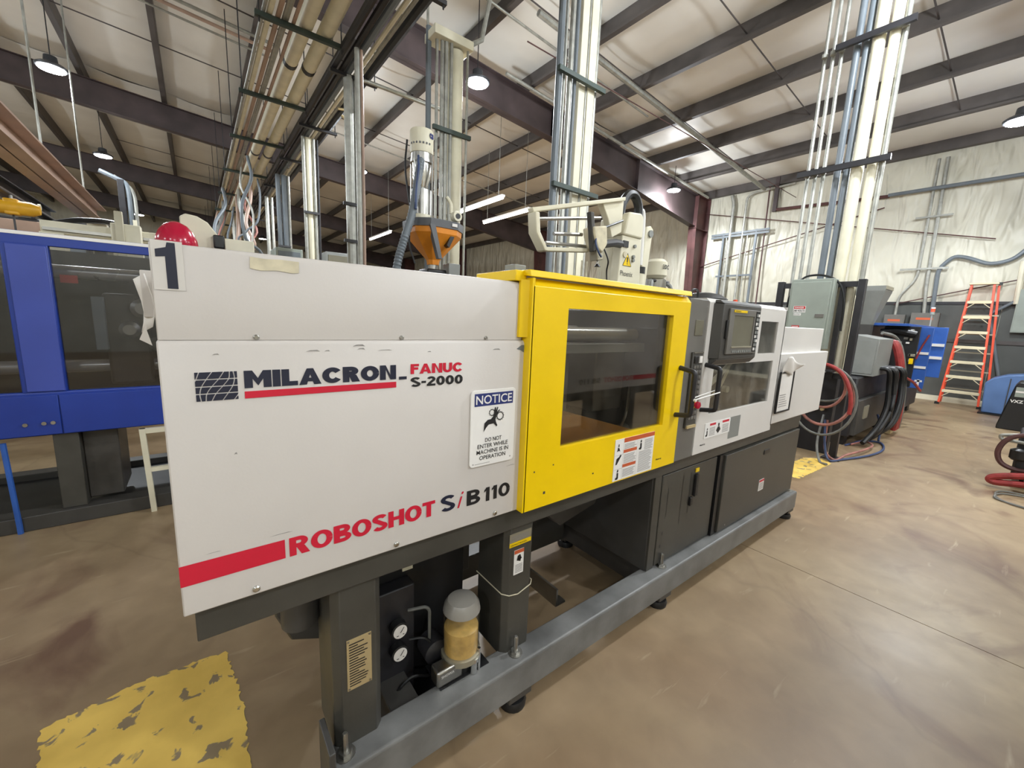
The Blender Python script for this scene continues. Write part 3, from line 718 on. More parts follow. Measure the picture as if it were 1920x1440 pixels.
def man(x, z, s):
    return [[(x+.010*s,z+.045*s),(x+.018*s,z+.042*s),(x+.024*s,z+.047*s),(x+.022*s,z+.058*s),(x+.014*s,z+.058*s)], [(x+.004*s,z+.0*s),(x+.02*s,z),(x+.026*s,z+.008*s),(x+.024*s,z+.04*s),(x+.010*s,z+.038*s),(x+.012*s,z+.016*s),(x-.002*s,z+.008*s)]]
poly('label_symbol', man(.015,.005,.75)+man(.165,.112,.75)+[[(.010,.072),(.018,.072),(.045,.108),(.040,.114),(.03,.104),(.014,.098)], [(.014,.128),(.024,.132),(.034,.128),(.026,.144),(.018,.146)], rect(.02,.148,.026,.16)], (1.33,.9966,.839), XU, ZU, M['ink'], wl)
poly('label_divider', [rect(.002,.112,.056,.1128), rect(.002,.050,.056,.0508), rect(.152,.002,.1526,.16), rect(.056,.002,.0566,.178)], wo, XU, ZU, M['inkg'], wl)
text('small_print', 'Made by', (1.64,.9990,.872), XU, ZU, .045, .010, M['ink'], door, bold=.03)
poly('paint_chip', [rect(.03,.13,.036,.136), rect(.12,.14,.126,.145), rect(.08,.04,.09,.05), rect(.34,.06,.348,.066)], (.86,.9992,.84), XU, ZU, M['greyd'], door)

# interior seen through the door window
MB().box(.75, .90, 1.12, 1.72, .86, 1.50).build('moving_platen', M['interior'], mach, bevel=.01)
MB().box(1.72, 1.86, 1.10, 1.74, .86, 1.56).build('fixed_platen', M['interior'], mach, bevel=.01)
for y_, z_ in ((1.24,.955),(1.24,1.44),(1.64,.955),(1.64,1.44)):
    MB().tube([(.60,y_,z_),(1.90,y_,z_)], .03, 16).build('tie_bar', M['bar'], mach)
MB().box(.90, 1.30, 1.26, 1.60, 1.06, 1.40).build('mold_half', M['mold'], mach, bevel=.006)
MB().box(1.50, 1.72, 1.28, 1.58, 1.06, 1.38).build('mold_half', M['mold'], mach, bevel=.006)
MB().box(.90, 1.86, 1.17, 1.21, 1.362, 1.402).build('cross_bar', M['boxgrey'], mach, bevel=.002)
MB().prism([(1.08,1.13),(1.20,1.12),(1.60,1.0),(1.60,.985),(1.08,.985)], 'y', 1.10, 1.18).build('drop_chute', M['chute'], mach)
MB().box(.88, 1.98, 1.755, 1.80, .86, 1.498).build('rear_door', M['interior'], mach, bevel=.003)
MB().tube(spline([(1.70,1.25,1.10),(1.62,1.2,.98),(1.52,1.22,.95),(1.45,1.25,.99)]), .008, 7).build('mold_hose', M['rubber'], mach)
MB().tube(spline([(1.70,1.22,1.18),(1.60,1.16,1.05),(1.58,1.2,.93),(1.66,1.22,.90)]), .007, 7).build('mold_hose', M['steel'], mach)

# ---------------- operator side control covers
YC = 1.010
cs = MB().prism([(1.805,1.02),(1.815,YC),(1.978,YC),(1.99,1.02),(1.99,1.09),(1.805,1.09)], 'z', .828, 1.623).build('control_column', M['ctrl'], mach, bevel=.003)
MB().box(1.875, 1.948, 1.006, 1.011, 1.45, 1.525).build('counter_window', M['screen'], cs, bevel=.002)
kp = MB().box(1.868, 1.962, .998, 1.011, .995, 1.372).build('key_panel', M['ctrl_d'], cs, bevel=.004)
MB().box(1.872, 1.958, .994, 1.0, 1.366, 1.372).build('panel_lip', M['steel'], kp)
for k, (a, b) in enumerate(((.880,.912),(.924,.952))):
    MB().box(1+a, 1+b, .992, .999, 1.318, 1.352).build('rocker_switch', M['black'] if k == 0 else M['paper'], kp, bevel=.002)
for r in range(11):
    if r in (7,): continue
    for c in range(3):
        z_ = 1.292-r*.0255
        MB().box(1.882+c*.026, 1.902+c*.026, .995, .999, z_, z_+.015).build('key', M['ctrl'], kp, bevel=.001)
es = MB().lathe([(.024,0),(.024,.006)], (1.918,.998,1.118), 20, 'y').build('emergency_stop', M['yellow'], kp)
MB().lathe([(.010,.006),(.010,.016),(.018,.018),(.018,.03),(.012,.034)], (1.918,.998,1.113), 18, 'y').build('stop_button', M['redp'], es)
MB().box(1.872, 1.955, .99, 1.0, .995, 1.008).build('panel_sill', M['brass'], kp)
# white injection cover with two windows
ic = MB()
ic.frame(1.992, 2.985, .831, 1.320, 2.110, 2.868, 1.037, 1.299, YC, 1.03)
ic.frame(2.50, 2.985, 1.320, 1.614, 2.622, 2.870, 1.347, 1.539, YC, 1.03); ic.box(1.992, 2.50, YC, 1.03, 1.320, 1.614)
ic.prism([(YC,1.614),(1.03,1.634),(1.06,1.634),(1.06,1.614)], 'x', 1.992, 2.985); ic.box(2.975, 2.985, YC, 1.7, .86, 1.634)
inj = ic.build('injection_cover', M['white2'], mach)
MB().box(2.612, 2.88, 1.018, 1.022, 1.337, 1.549).build('cover_window', M['pane2'], inj, smooth=False)
MB().box(2.10, 2.878, 1.018, 1.022, 1.027, 1.309).build('cover_window', M['pane2'], inj, smooth=False)
MB().box(1.992, 2.985, 1.06, 1.30, 1.625, 1.634).build('top_cover', M['white2'], mach)
dhandle(2.02, 1.072, 1.305, YC, .935, inj)
tie = MB().tube([(1.765,.912,1.165),(2.018,.922,1.178)], .0028, 6); tie.tube([(1.765,.934,1.165),(2.018,.945,1.185)], .0025, 6); tie.lathe([(.007,-.006),(.007,.006)], (1.763,.911,1.164), 8, 'y')
tag(tie.build('tie_strap', M['signw']), 'thin white plastic tie strapped across the two black door handles', 'strap')
la = MB().box(2.09, 2.376, 1.0075, YC-.0005, .905, .988).build('warning_label', M['signw'], inj)
poly('label_band', [rect(.05,.066,.115,.078), rect(.19,.066,.27,.078)], (2.09,1.0070,.905), XU, ZU, M['red'], la)
poly('label_print', [rect(.05,.01+.008*k,.112,.0135+.008*k) for k in range(6)]+[rect(.195,.01+.008*k,.268,.0135+.008*k) for k in range(6)], (2.09,1.0070,.905), XU, ZU, M['inkg'], la)
poly('label_symbol', man(.012,.01,.8)+[[(.125,.03),(.15,.012),(.175,.032),(.16,.05),(.14,.05)], rect(.143,.052,.157,.07)], (2.09,1.0069,.905), XU, ZU, M['ink'], la)
poly('grey_sticker', rect(0,0,.135,.128), (2.372,1.0092,.862), XU, ZU, M['boxgrey'], inj)
text('small_print', 'Made by', (2.06,1.0092,.868), XU, ZU, .055, .010, M['ink'], inj, bold=.03)
# monitor
mo = MB(); mo.prism([(2.03,1.01),(2.055,.968),(2.485,.968),(2.50,1.01)], 'z', 1.335, 1.612)
mo.prism([(.968,1.335),(1.01,1.335),(1.01,1.305),(.995,1.305)], 'x', 2.04, 2.485); mo.prism([(.968,1.612),(1.01,1.612),(1.01,1.628),(.985,1.628)], 'x', 2.04, 2.492)
mon = mo.build('monitor', M['ctrl_d'], mach, bevel=.004)
MB().frame(2.105, 2.45, 1.36, 1.590, 2.155, 2.385, 1.400, 1.556, .957, .968).build('bezel', M['ctrl'], mon, bevel=.003)
MB().box(2.15, 2.39, .962, .968, 1.395, 1.560).build('screen', M['screen'], mon)
MB().box(2.15, 2.385, .954, .958, 1.392, 1.400).build('screen_ledge', M['alu'], mon)
MB().box(2.14, 2.285, .9545, .958, 1.572, 1.584).build('brand_strip', M['yellow'], mon)
text('lettering', 'FANUC', (2.15,.9538,1.575), XU, ZU, .06, .006, M['ink'], mon, bold=.02)
for k in range(10): MB().box(2.165+k*.022, 2.180+k*.022, .9535, .958, 1.368, 1.378).build('soft_key', M['boxgrey'], mon)
MB().box(2.40, 2.445, .955, .958, 1.37, 1.585).build('side_key_strip', M['black'], mon)
for k in range(9):
    for c in range(2): MB().box(2.405+c*.02, 2.420+c*.02, .9525, .956, 1.376+k*.0225, 1.391+k*.0225).build('side_key', M['boxgrey'] if (k+c)%3 else M['paper'], mon, bevel=.001)
MB().box(2.085, 2.098, .958, .968, 1.44, 1.53).build('card_slot', M['black'], mon, bevel=.002)
# injection unit seen through the cover windows
MB().tube([(2.15,1.35,1.20),(2.85,1.35,1.20)], .06, 18).build('barrel', M['steel'], mach)
for k in range(4): MB().lathe([(.085,0),(.085,.11)], (2.20+k*.16,1.35,1.20), 20, 'x').build('heater_band', M['interior'], mach)
MB().box(2.55, 2.95, 1.15, 1.65, .86, 1.30).build('injection_carriage', M['interior'], mach, bevel=.01)
MB().tube(spline([(2.12,1.10,1.10),(2.3,1.09,1.2),(2.5,1.1,1.3),(2.62,1.15,1.42)]), .014, 8).build('heater_cable', M['cream'], mach)
MB().tube(spline([(2.12,1.12,1.05),(2.35,1.10,1.12),(2.52,1.12,1.25),(2.66,1.16,1.40)]), .008, 8).build('heater_cable', M['tread'], mach)
MB().lathe([(.02,0),(.02,.03)], (2.55,1.15,1.12), 14, 'y').build('pressure_gauge', M['cream'], mach)
MB().box(2.72, 2.82, 1.2, 1.3, 1.30, 1.60).build('feed_block', M['steel'], mach, bevel=.006)
# stepped end covers
MB().box(2.985, 4.03, 1.03, 1.75, .853, 1.336).build('end_cover', M['white2'], mach, bevel=.006)
MB().box(2.986, 3.98, 1.07, 1.72, 1.33, 1.514).build('end_cover', M['white2'], mach, bevel=.006)
MB().box(2.985, 3.70, 1.05, 1.12, .80, .853).build('apron', M['grey'], mach)
pk = MB(); pk.frame(3.05, 3.30, .93, 1.215, 3.062, 3.288, .942, 1.203, 1.012, 1.022)
pkt = pk.build('document_pocket', M['black'], mach, bevel=.002)
MB().box(3.06, 3.29, 1.018, 1.022, .94, 1.205).build('document_sheet', M['paper'], pkt)
poly('document_print', [rect(.03,.03+.016*k,.19-random.uniform(0,.05),.035+.016*k) for k in range(6)], (3.06,1.0172,.94), XU, ZU, M['inkg'], pkt)
sh = MB().grid(lambda a, b: (3.06+.19*a+.03*b*a, 1.008-.03*a*b+.008*math.sin(7*a+4*b)-.015*b, 1.20+.12*b-.05*a*b+.012*math.sin(6*a)), 10, 8)
so_ = sh.build('crumpled_sheet', M['paper']); so_.modifiers.new('Solid', 'SOLIDIFY').thickness = .001
tag(so_, 'crumpled white paper sheet sticking out of the black document pocket', 'paper')
ps = MB().grid(lambda a, b: (-.115-.03*a+.01*math.sin(4*b), 1.78+.02*a, 1.42+.17*b-.02*a), 4, 5).build('loose_paper', M['paper'])
ps.modifiers.new('Solid', 'SOLIDIFY').thickness = .002
ps2 = MB().grid(lambda a, b: (-.12-.03*a*(1-b)-.01*b, 1.76, 1.36+.05*b+.02*a), 3, 4).build('crumpled_tag', M['paper'], mach)
put(ps, mach); ps.name = 'paper_sheet'
# top of the machine: cable lump behind monitor, small signal
lump = MB().lathe([(.0,0),(.12,0),(.13,.02),(.09,.045),(.04,.055),(0,.056)], (2.38,1.25,1.634), 12); 
tag(lump.build('cable_bundle', M['rubber']), 'black coiled cable lying on top of the control cover', 'cable')
tg = MB().tube(spline([(2.05,1.15,1.634),(2.07,1.15,1.68),(2.12,1.15,1.68),(2.13,1.15,1.634)]), .006, 7)
tag(tg.build('cable_loop', M['rubber']), 'thin black cable loop above the grey control column', 'cable')

# ------------------------------------------------------------ blue machine on the left
bm = thing('blue_machine', 'blue injection molding machine with dark windows standing behind the white cover', 'machine', (-1.6,4.3,0))
YB = 3.82
fr = MB()
fr.frame(-2.9, .12, .62, 1.89, -2.75, .0, .905, 1.815, YB, YB+.05); fr.box(-.895, -.70, YB, YB+.05, .90, 1.82); fr.box(-2.0, -1.86, YB, YB+.05, .90, 1.82)
fr.box(-2.9, .12, YB, 4.05, 1.87, 1.89); fr.box(.10, .12, YB, 4.9, .62, 1.89)
bf = fr.build('housing', M['blue'], bm, bevel=.006)
MB().box(-2.9, .12, YB-.004, YB, 1.868, 1.888).build('top_trim', M['signw'], bm)
MB().box(-.872, -.705, YB-.012, YB-.001, .91, 1.81).build('sliding_panel', M['blue_l'], bm, bevel=.004)
for a, b in ((-.70,.0),(-1.86,-.895),(-2.75,-2.0)):
    MB().box(a, b, YB+.03, YB+.035, .905, 1.815).build('window', M['bluepane'], bm, smooth=False)
MB().box(-.74, .12, YB-.012, YB, .625, .885).build('apron_panel', M['blue'], bm, bevel=.004)
MB().box(-2.9, -.745, YB-.008, YB, .625, .885).build('apron_panel', M['blue'], bm, bevel=.004)
for x in (-.78,-.9,-.82): MB().lathe([(.012,0),(.012,.006)], (x,YB-.012,.72+.02*x), 8, 'y').build('bolt', M['steel'], bm)
for z in (1.03,1.68): MB().tube([(-2.8,4.15,z),(.05,4.15,z)], .045, 16).build('tie_bar', M['bar'], bm)
MB().box(-.52, -.28, 4.05, 4.7, .9, 1.55).build('toggle_block', M['interior'], bm, bevel=.02)
MB().box(-1.5, -1.2, 4.0, 4.75, .9, 1.78).build('platen', M['interior'], bm, bevel=.02)
MB().box(-2.9, .1, 4.80, 4.9, .62, 1.87).build('rear_panel', M['black'], bm)
for k, (x, z, r) in enumerate(((-.30,1.45,.07),(-.24,1.2,.05),(-.38,1.3,.06),(-.2,1.05,.05))):
    MB().lathe([(r,0),(r,.12),(r*.6,.14)], (x,4.06,z), 14, 'y').build('toggle_pin', M['greyd'] if k%2 else M['steel'], bm)
MB().box(-.56, -.50, 3.95, 4.0, 1.16, 1.52).build('guide_plate', M['ggrey'], bm, bevel=.003)
MB().box(-.68, -.60, 3.9, 3.903, 1.60, 1.65).build('red_tag', M['film'], bm)
MB().box(-.80, -.68, YB+.02, YB+.2, .10, .63).build('leg', M['grey'], bm, bevel=.004)
MB().box(-.68, -.50, YB+.1, YB+.5, .12, .63).build('hydraulic_block', M['interior'], bm, bevel=.006)
MB().box(-2.3, -2.15, YB+.02, YB+.2, .10, .63).build('leg', M['grey'], bm, bevel=.004)
MB().box(-2.9, .1, YB-.02, YB+.12, .0, .10).build('base_rail', M['greyd'], bm, bevel=.005)
MB().box(-2.9, .1, 4.75, 4.88, .0, .10).build('base_rail', M['greyd'], bm, bevel=.005)
MB().box(-2.9, .1, YB+.12, 4.75, .0, .05).build('drip_pan', M['black'], bm)
MB().prism([(-.66,.30),(-.52,.52),(-.52,.62),(-.66,.62)], 'y', YB+.12, YB+.3).build('chute_plate', M['brass'], bm)
MB().tube([(-1.5,4.2,.63),(-1.5,4.2,.42)], [.22,.05], 18).build('drain_funnel', M['ggrey'], bm)
bl = MB().tube([(-1.0,3.80,.60),(-.985,3.79,.05),(-.985,3.79,.0)], .014, 8)
tag(bl.build('blue_prop', M['blue_b']), 'thin bright blue steel leg under the blue machine', 'leg')
wsd = thing('white_stand', 'white steel stand with angled legs beside the dark machine base', 'stand', (-.33,3.8,0))
MB().prism([(-.372,.62),(-.34,.62),(-.322,.0),(-.352,.0)], 'y', 3.73, 3.77).build('leg', M['cream'], wsd)
MB().prism([(-.10,.62),(-.07,.62),(-.052,.0),(-.082,.0)], 'y', 3.73, 3.77).build('leg', M['cream'], wsd)
MB().box(-.36, -.06, 3.735, 3.765, .30, .33).build('cross_bar', M['cream'], wsd)
MB().box(-.37, -.06, 3.735, 3.765, .585, .62).build('top_bar', M['cream'], wsd)
# red dome and cream robot parts on the blue machine
rd = thing('red_dome', 'glossy red dome standing on top of the blue machine', 'dome', (-.085,4.3,1.89))
MB().lathe([(.135,0),(.14,.01),(.132,.07),(.11,.13),(.075,.175),(.03,.2),(0,.204)], (-.085,4.3,1.93), 24).build('shell', M['redp'], rd)
MB().lathe([(.05,0),(.05,.045)], (-.085,4.3,1.889), 14).build('stem', M['blackp'], rd)
ra = thing('cream_robot', 'cream robot head with rounded cover behind the red dome', 'robot', (.15,4.6,1.89))
MB().prism([(-.06,1.89),(.32,1.89),(.32,2.06),(.20,2.10),(.13,2.20),(.06,2.24),(-.02,2.25),(-.06,2.22)], 'y', 4.55, 4.72).build('cover', M['cream'], ra, bevel=.01)
MB().box(.16, .24, 4.50, 4.56, 1.99, 2.10).build('black_motor', M['black'], ra, bevel=.01)
MB().box(.24, .46, 4.50, 4.72, 1.90, 2.08).build('body', M['cream'], ra, bevel=.008)
MB().tube([(.10,4.6,1.93),(.10,4.6,2.17)], .014, 8).build('white_post', M['signw'], ra)

# ------------------------------------------------------------ crane beams and hoist, far left
cr = thing('crane_runway', 'long tan overhead crane beam with shiny top rail at far left', 'crane beam', (-1.5,8,3.0))
cb_ = MB(); cb_.box(-1.66,-1.36,3.6,12.4,3.06,3.085); cb_.box(-1.516,-1.504,3.6,12.4,3.06,3.36); cb_.box(-1.66,-1.36,3.6,12.4,3.335,3.36)
cb_.build('beam', M['crane'], cr)
MB().box(-1.44, -1.40, 3.6, 12.4, 3.361, 3.40).build('rail', M['chrome'], cr)
for y in (5.5,8.0,10.5): MB().tube([(-1.4,y,3.38),(-1.4,y,roof(-1.4)-.2)], .014, 6).build('hanger_rod', M['galv'], cr)
MB().box(-1.66, -1.36, 12.3, 12.5, 2.75, 3.06).build('end_truck', M['cream'], cr, bevel=.01)
MB().box(-1.60, -1.42, 12.32, 12.48, 0, 2.76).build('post', M['blackp'], cr, bevel=.006)
c2 = thing('hoist_beam', 'thin dark monorail beam below the tan crane beam', 'beam', (-2.0,8,2.8))
b2 = MB(); b2.box(-2.08,-1.92,4.5,11.4,2.88,2.895); b2.box(-2.006,-1.994,4.5,11.4,2.88,3.06); b2.box(-2.08,-1.92,4.5,11.4,3.05,3.065)
b2.build('beam', M['blackp'], c2); MB().box(-1.94,-1.925,4.5,11.4,2.896,2.92).build('rail', M['steel'], c2)
for y in (4.6,11.3): MB().box(-2.07,-1.93,y-.06,y+.06,0,2.88).build('post', M['blackp'], c2, bevel=.005)
ho = thing('chain_hoist', 'yellow electric chain hoist hanging at the left edge', 'hoist', (-1.95,9.0,2.6))
MB().lathe([(.05,-.28),(.095,-.24),(.095,.18),(.06,.25)], (-1.92,9.0,2.72), 14, 'x').build('motor', M['hoist'], ho)
MB().box(-2.0, -1.86, 8.93, 9.07, 2.62, 2.83).build('gear_case', M['hoist'], ho, bevel=.015)
MB().tube([(-1.93,9.0,2.62),(-1.93,9.0,2.2)], .012, 6).build('chain', M['blackp'], ho)
MB().tube([(-1.93,9.0,2.82),(-1.93,9.0,2.879)], .02, 6).build('hook', M['steel'], ho)
MB().tube(spline([(-1.93,9.0,2.2),(-1.9,9.0,2.14),(-1.95,9.0,2.09),(-2.0,9.0,2.13)]), .016, 6).build('load_hook', M['steel'], ho)

# ------------------------------------------------------------ robots and cabinets of the machine row behind
def row_machine(x0, x1, y0, y1, z, bodymat, label, cat='machine'):
    t = thing('row_machine', label, cat, ((x0+x1)/2,(y0+y1)/2,0))
    MB().box(x0, x1, y0, y1, .1, z*.62).build('base', M['greyd'], t, bevel=.01)
    MB().box(x0+.02, x0+(x1-x0)*.55, y0+.03, y1-.03, z*.62, z).build('clamp_cover', bodymat, t, bevel=.02)
    MB().box(x0+(x1-x0)*.57, x1-.05, y0+.05, y1-.05, z*.62, z*.9).build('injection_cover', M['cream'], t, bevel=.02)
    for x in (x0+.1, x1-.15): MB().box(x, x+.1, y0+.05, y1-.05, 0, .1).build('foot', M['blackp'], t)
    return t
row_machine(-3.2, -.1, 6.75, 7.6, 1.9, M['cream'], 'cream machine in the row behind the blue machine')
def traverse(x, y, z, span, label):
    t = thing('traverse_robot', label, 'robot', (x,y,0))
    MB().box(x-.09, x+.09, y, y+.2, 0, z).build('post', M['cream'], t, bevel=.006)
    MB().box(x-.08, x+span, y+.02, y+.18, z, z+.12).build('beam', M['cream'], t, bevel=.008)
    MB().box(x-.06, x+span, y-.01, y+.02, z+.02, z+.05).build('linear_rail', M['steel'], t)
    MB().box(x+span*.55, x+span*.55+.25, y-.12, y+.01, z-.2, z+.16).build('carriage', M['cream'], t, bevel=.01)
    MB().box(x+span*.6, x+span*.6+.07, y-.18, y-.12, z-.35, z+.28).build('arm', M['alu'], t, bevel=.004)
    MB().tube(spline([(x,y+.1,z+.10),(x+span*.2,y+.1,z+.16),(x+span*.45,y+.05,z+.18),(x+span*.6,y-.05,z+.16)]), .03, 8).build('cable_chain', M['rubber'], t)
    return t
traverse(-1.15, 6.5, 2.18, .85, 'cream traverse robot on the row behind, left of the red dome')
traverse(-1.0, 11.0, 2.55, .9, 'small far cream traverse robot under the crane beam')
def cabinet(x0, x1, y0, y1, z, m_, label, glassd=True):
    t = thing('control_cabinet', label, 'cabinet', ((x0+x1)/2, y0, 0))
    MB().box(x0, x1, y0, y1, 0, z).build('body', m_, t, bevel=.01)
    MB().box(x0+.04, x1-.04, y0-.012, y0, .1, z-.06).build('door', M['ggrey'] if not glassd else M['screen'], t, bevel=.004)
    MB().box(x1-.10, x1-.07, y0-.03, y0-.012, z*.5, z*.5+.15).build('handle', M['black'], t, bevel=.003)
    return t
cabinet(2.08, 2.54, 8.75, 9.3, 2.62, M['boxgrey'], 'grey cabinet with a pale glass door showing above the white cover')
cabinet(1.26, 1.72, 9.0, 9.7, 2.62, M['panelgrey'], 'grey green cabinet behind the clustered conduits', False)
cabinet(1.95, 2.25, 9.6, 10.0, 2.55, M['blackp'], 'dark low cabinet left of the glass door cabinet', False)
cabinet(-.9, -.35, 12.6, 13.2, 3.0, M['bin'], 'pale teal cabinet far behind under the crane', False)
cabinet(-2.4, -1.75, 12.8, 13.3, 3.1, M['blackp'], 'black cabinet far behind the yellow hoist', False)

# ------------------------------------------------------------ vacuum loader and orange hopper
hp = thing('hopper_loader', 'orange plastic hopper with steel vacuum loader on a grey machine', 'hopper', (2.1,4.2,0))
MB().box(.6, 3.0, 3.9, 4.8, .1, 1.42).build('machine_body', M['greyd'], hp, bevel=.02)
for x in (.7, 2.8): MB().box(x, x+.12, 3.95, 4.75, 0, .1).build('foot', M['blackp'], hp)
def ring(z, hx, hy, c=(2.10,4.2)): return [(c[0]-hx*.55,c[1]-hy,z),(c[0]+hx*.55,c[1]-hy,z),(c[0]+hx,c[1]-hy*.55,z),(c[0]+hx,c[1]+hy*.55,z),(c[0]+hx*.55,c[1]+hy,z),(c[0]-hx*.55,c[1]+hy,z),(c[0]-hx,c[1]+hy*.55,z),(c[0]-hx,c[1]-hy*.55,z)]
m = MB(); rs = ring(2.03,.055,.055)+ring(2.08,.065,.06)+ring(2.33,.27,.25)+ring(2.40,.275,.255)
m.add(rs, [tuple(range(8))[::-1]]+[(i*8+k, i*8+(k+1)%8, (i+1)*8+(k+1)%8, (i+1)*8+k) for i in range(3) for k in range(8)])
cone = m.build('hopper_cone', M['hopper'], hp, smooth=False)
m = MB(); rs = ring(2.385,.285,.265)+ring(2.46,.29,.27); m.add(rs, [tuple(range(8))[::-1], tuple(range(8,16))]+[(k,(k+1)%8,8+(k+1)%8,8+k) for k in range(8)])
m.build('hopper_rim', M['hopgrey'], hp, smooth=False)
MB().box(2.18, 2.24, 3.922, 3.931, 2.41, 2.44).build('rim_label', M['paper'], hp)
MB().prism([(1.93,2.40),(1.99,2.40),(2.07,2.07),(2.03,2.07)], 'y', 3.93, 3.99).build('hopper_rib', M['hopgrey'], cone)
MB().prism([(2.20,2.36),(2.24,2.34),(2.17,2.20),(2.14,2.22)], 'y', 3.96, 4.03).build('sight_glass', M['black'], cone)
MB().box(1.98, 2.22, 4.08, 4.32, 1.42, 1.98).build('feed_throat', M['black'], hp, bevel=.02)
MB().box(2.20, 2.34, 4.02, 4.16, 1.93, 2.05).build('shutter_box', M['boxgrey'], hp, bevel=.006)
MB().lathe([(.05,1.97),(.05,2.10)], (2.10,4.2,0), 14).build('throat_neck', M['steel'], hp)
MB().lathe([(.115,2.46),(.12,2.50),(.115,2.52)], (1.96,4.2,0), 22).build('loader_flange', M['cream'], hp)
MB().lathe([(.105,2.52),(.105,2.77),(.07,2.79)], (1.96,4.2,0), 22).build('sight_chamber', M['steel'], hp)
MB().lathe([(.05,2.78),(.09,2.90),(.10,3.0),(.10,3.04)], (1.96,4.2,0), 22).build('loader_cone', M['chrome'], hp)
ld_ = MB().lathe([(.118,3.03),(.118,3.06),(.112,3.06),(.112,3.12)], (1.96,4.2,0), 22).build('clamp_ring', M['steel'], hp)
top = MB().lathe([(.118,3.12),(.12,3.125),(.12,3.33),(.112,3.345),(0,3.35)], (1.96,4.2,0), 24).build('motor_head', M['cream'], hp)
for k in range(7):
    a = PI*1.05+k*.28; MB().box(1.96+.119*math.cos(a)-.007, 1.96+.119*math.cos(a)+.007, 4.2+.119*math.sin(a)-.007, 4.2+.119*math.sin(a)+.007, 3.19, 3.207).build('vent_hole', M['black'], top)
text('lettering', 'cs', (1.99,4.075,3.255), (.8,.45,0), ZU, .07, .05, M['signb'], top, bold=.05)
for a in (.6, 2.2, 3.7, 5.3):
    MB().tube([(1.96+.125*math.cos(a),4.2+.125*math.sin(a),2.50),(1.96+.125*math.cos(a),4.2+.125*math.sin(a),3.04)], .008, 6).build('stay_rod', M['steel'], hp)
hs = []; path = spline([(1.90,4.10,3.02),(1.86,4.02,2.95),(1.80,3.98,2.70),(1.74,3.95,2.45),(1.66,3.95,2.2),(1.60,3.95,2.0),(1.58,4.0,1.76)], 14)
MB().tube(path, [.036 if i % 2 else .042 for i in range(len(path))], 10).build('vacuum_hose', M['ggrey'], hp)
MB().tube(spline([(1.86,4.06,3.05),(1.82,3.97,2.9),(1.78,3.93,2.7),(1.76,3.9,2.5)]), .012, 7).build('air_line', M['bhose'], hp)
MB().tube(spline([(1.78,4.15,3.2),(1.74,4.1,2.9),(1.77,4.05,2.5),(1.76,4.05,2.2),(1.80,4.0,2.0)]), .01, 7).build('power_cord', M['rubber'], hp)
MB().lathe([(.055,0),(.055,.06),(.05,.07)], (2.26,4.02,2.53), 16, 'y').build('filter_can', M['cream'], hp)
MB().lathe([(.028,.071),(.028,.075)], (2.26,4.02,2.53), 14, 'y').build('filter_port', M['black'], hp)
MB().tube([(2.26,4.1,2.58),(2.26,4.1,2.68),(2.2,4.1,2.74)], .02, 8, fil=.04).build('filter_pipe', M['cream'], hp)

# ------------------------------------------------------------ take-out robot on the machine
rb = thing('takeout_robot', 'cream takeout robot column with gripper frame standing on the yellow guard', 'robot', (2.05,1.6,1.65))
MB().prism([(1.93,1.652),(2.16,1.652),(2.13,1.99),(1.955,1.99)], 'y', 1.54, 1.60).build('front_cover', M['cream'], rb, bevel=.006)
MB().box(1.96, 2.16, 1.60, 1.72, 1.65, 2.10).build('column', M['cream'], rb, bevel=.01)
MB().prism([(1.95,1.99),(2.13,1.99),(2.125,2.11),(2.10,2.13),(1.99,2.12)], 'y', 1.53, 1.62).build('head_cover', M['cream'], rb, bevel=.01)
MB().box(1.96, 2.005, 1.533, 1.54, 1.925, 1.96).build('display', M['black'], rb)
text('lettering', 'Phoenix', (1.957,1.5385,1.765), XU, ZU, .115, .03, M['ctrl_d'], rb)
poly('hazard_triangle', [[(.0,0),(.075,0),(.037,.068)]], (1.975,1.5388,1.825), XU, ZU, M['yellow'], rb)
poly('hazard_mark', [[(.034,.018),(.042,.018),(.044,.048),(.031,.048)], rect(.034,.008,.042,.014), ], (1.975,1.5382,1.825), XU, ZU, M['ink'], rb)
poly('hazard_edge', [rect(-.002,-.003,.077,.0), [(-.003,0),(.001,0),(.038,.066),(.037,.072)], [(.078,0),(.074,0),(.036,.066),(.037,.072)]], (1.975,1.5386,1.825), XU, ZU, M['ink'], rb)
for (x,z) in ((2.065,1.94),(2.06,1.88),(2.06,1.86)): MB().lathe([(.010,0),(.010,.012)], (x,1.54,z), 10, 'y').build('button', M['boxgrey'], rb)
MB().lathe([(.017,0),(.017,.006)], (1.985,1.54,1.885), 14, 'y').build('button_ring', M['tape'], rb)
ch = MB().tube(spline([(1.99,1.60,2.08),(2.0,1.60,2.17),(2.05,1.60,2.235),(2.11,1.60,2.24),(2.155,1.60,2.19),(2.165,1.60,2.10)],6), .026, 8); ch.build('cable_chain', M['rubber'], rb)
MB().tube(spline([(2.20,1.62,1.90),(2.19,1.62,2.12),(2.215,1.62,2.18),(2.24,1.62,2.13),(2.25,1.62,1.86)],6), .015, 8).build('white_hose', M['signw'], rb)
for x in (2.185,2.205): MB().tube([(x,1.60,1.84),(x,1.60,2.05)], .007, 8).build('guide_rod', M['chrome'], rb)
MB().lathe([(.045,1.65),(.045,1.80),(.04,1.80)], (2.20,1.60,0), 18).build('cylinder', M['cream'], rb)
MB().lathe([(.047,1.80),(.047,1.84)], (2.20,1.60,0), 18).build('cylinder_cap', M['black'], rb)
MB().prism([(2.26,1.65),(2.32,1.65),(2.35,2.03),(2.36,2.09),(2.33,2.11),(2.29,2.10),(2.28,2.0)], 'y', 1.62, 1.66).build('side_arm', M['cream'], rb, bevel=.005)
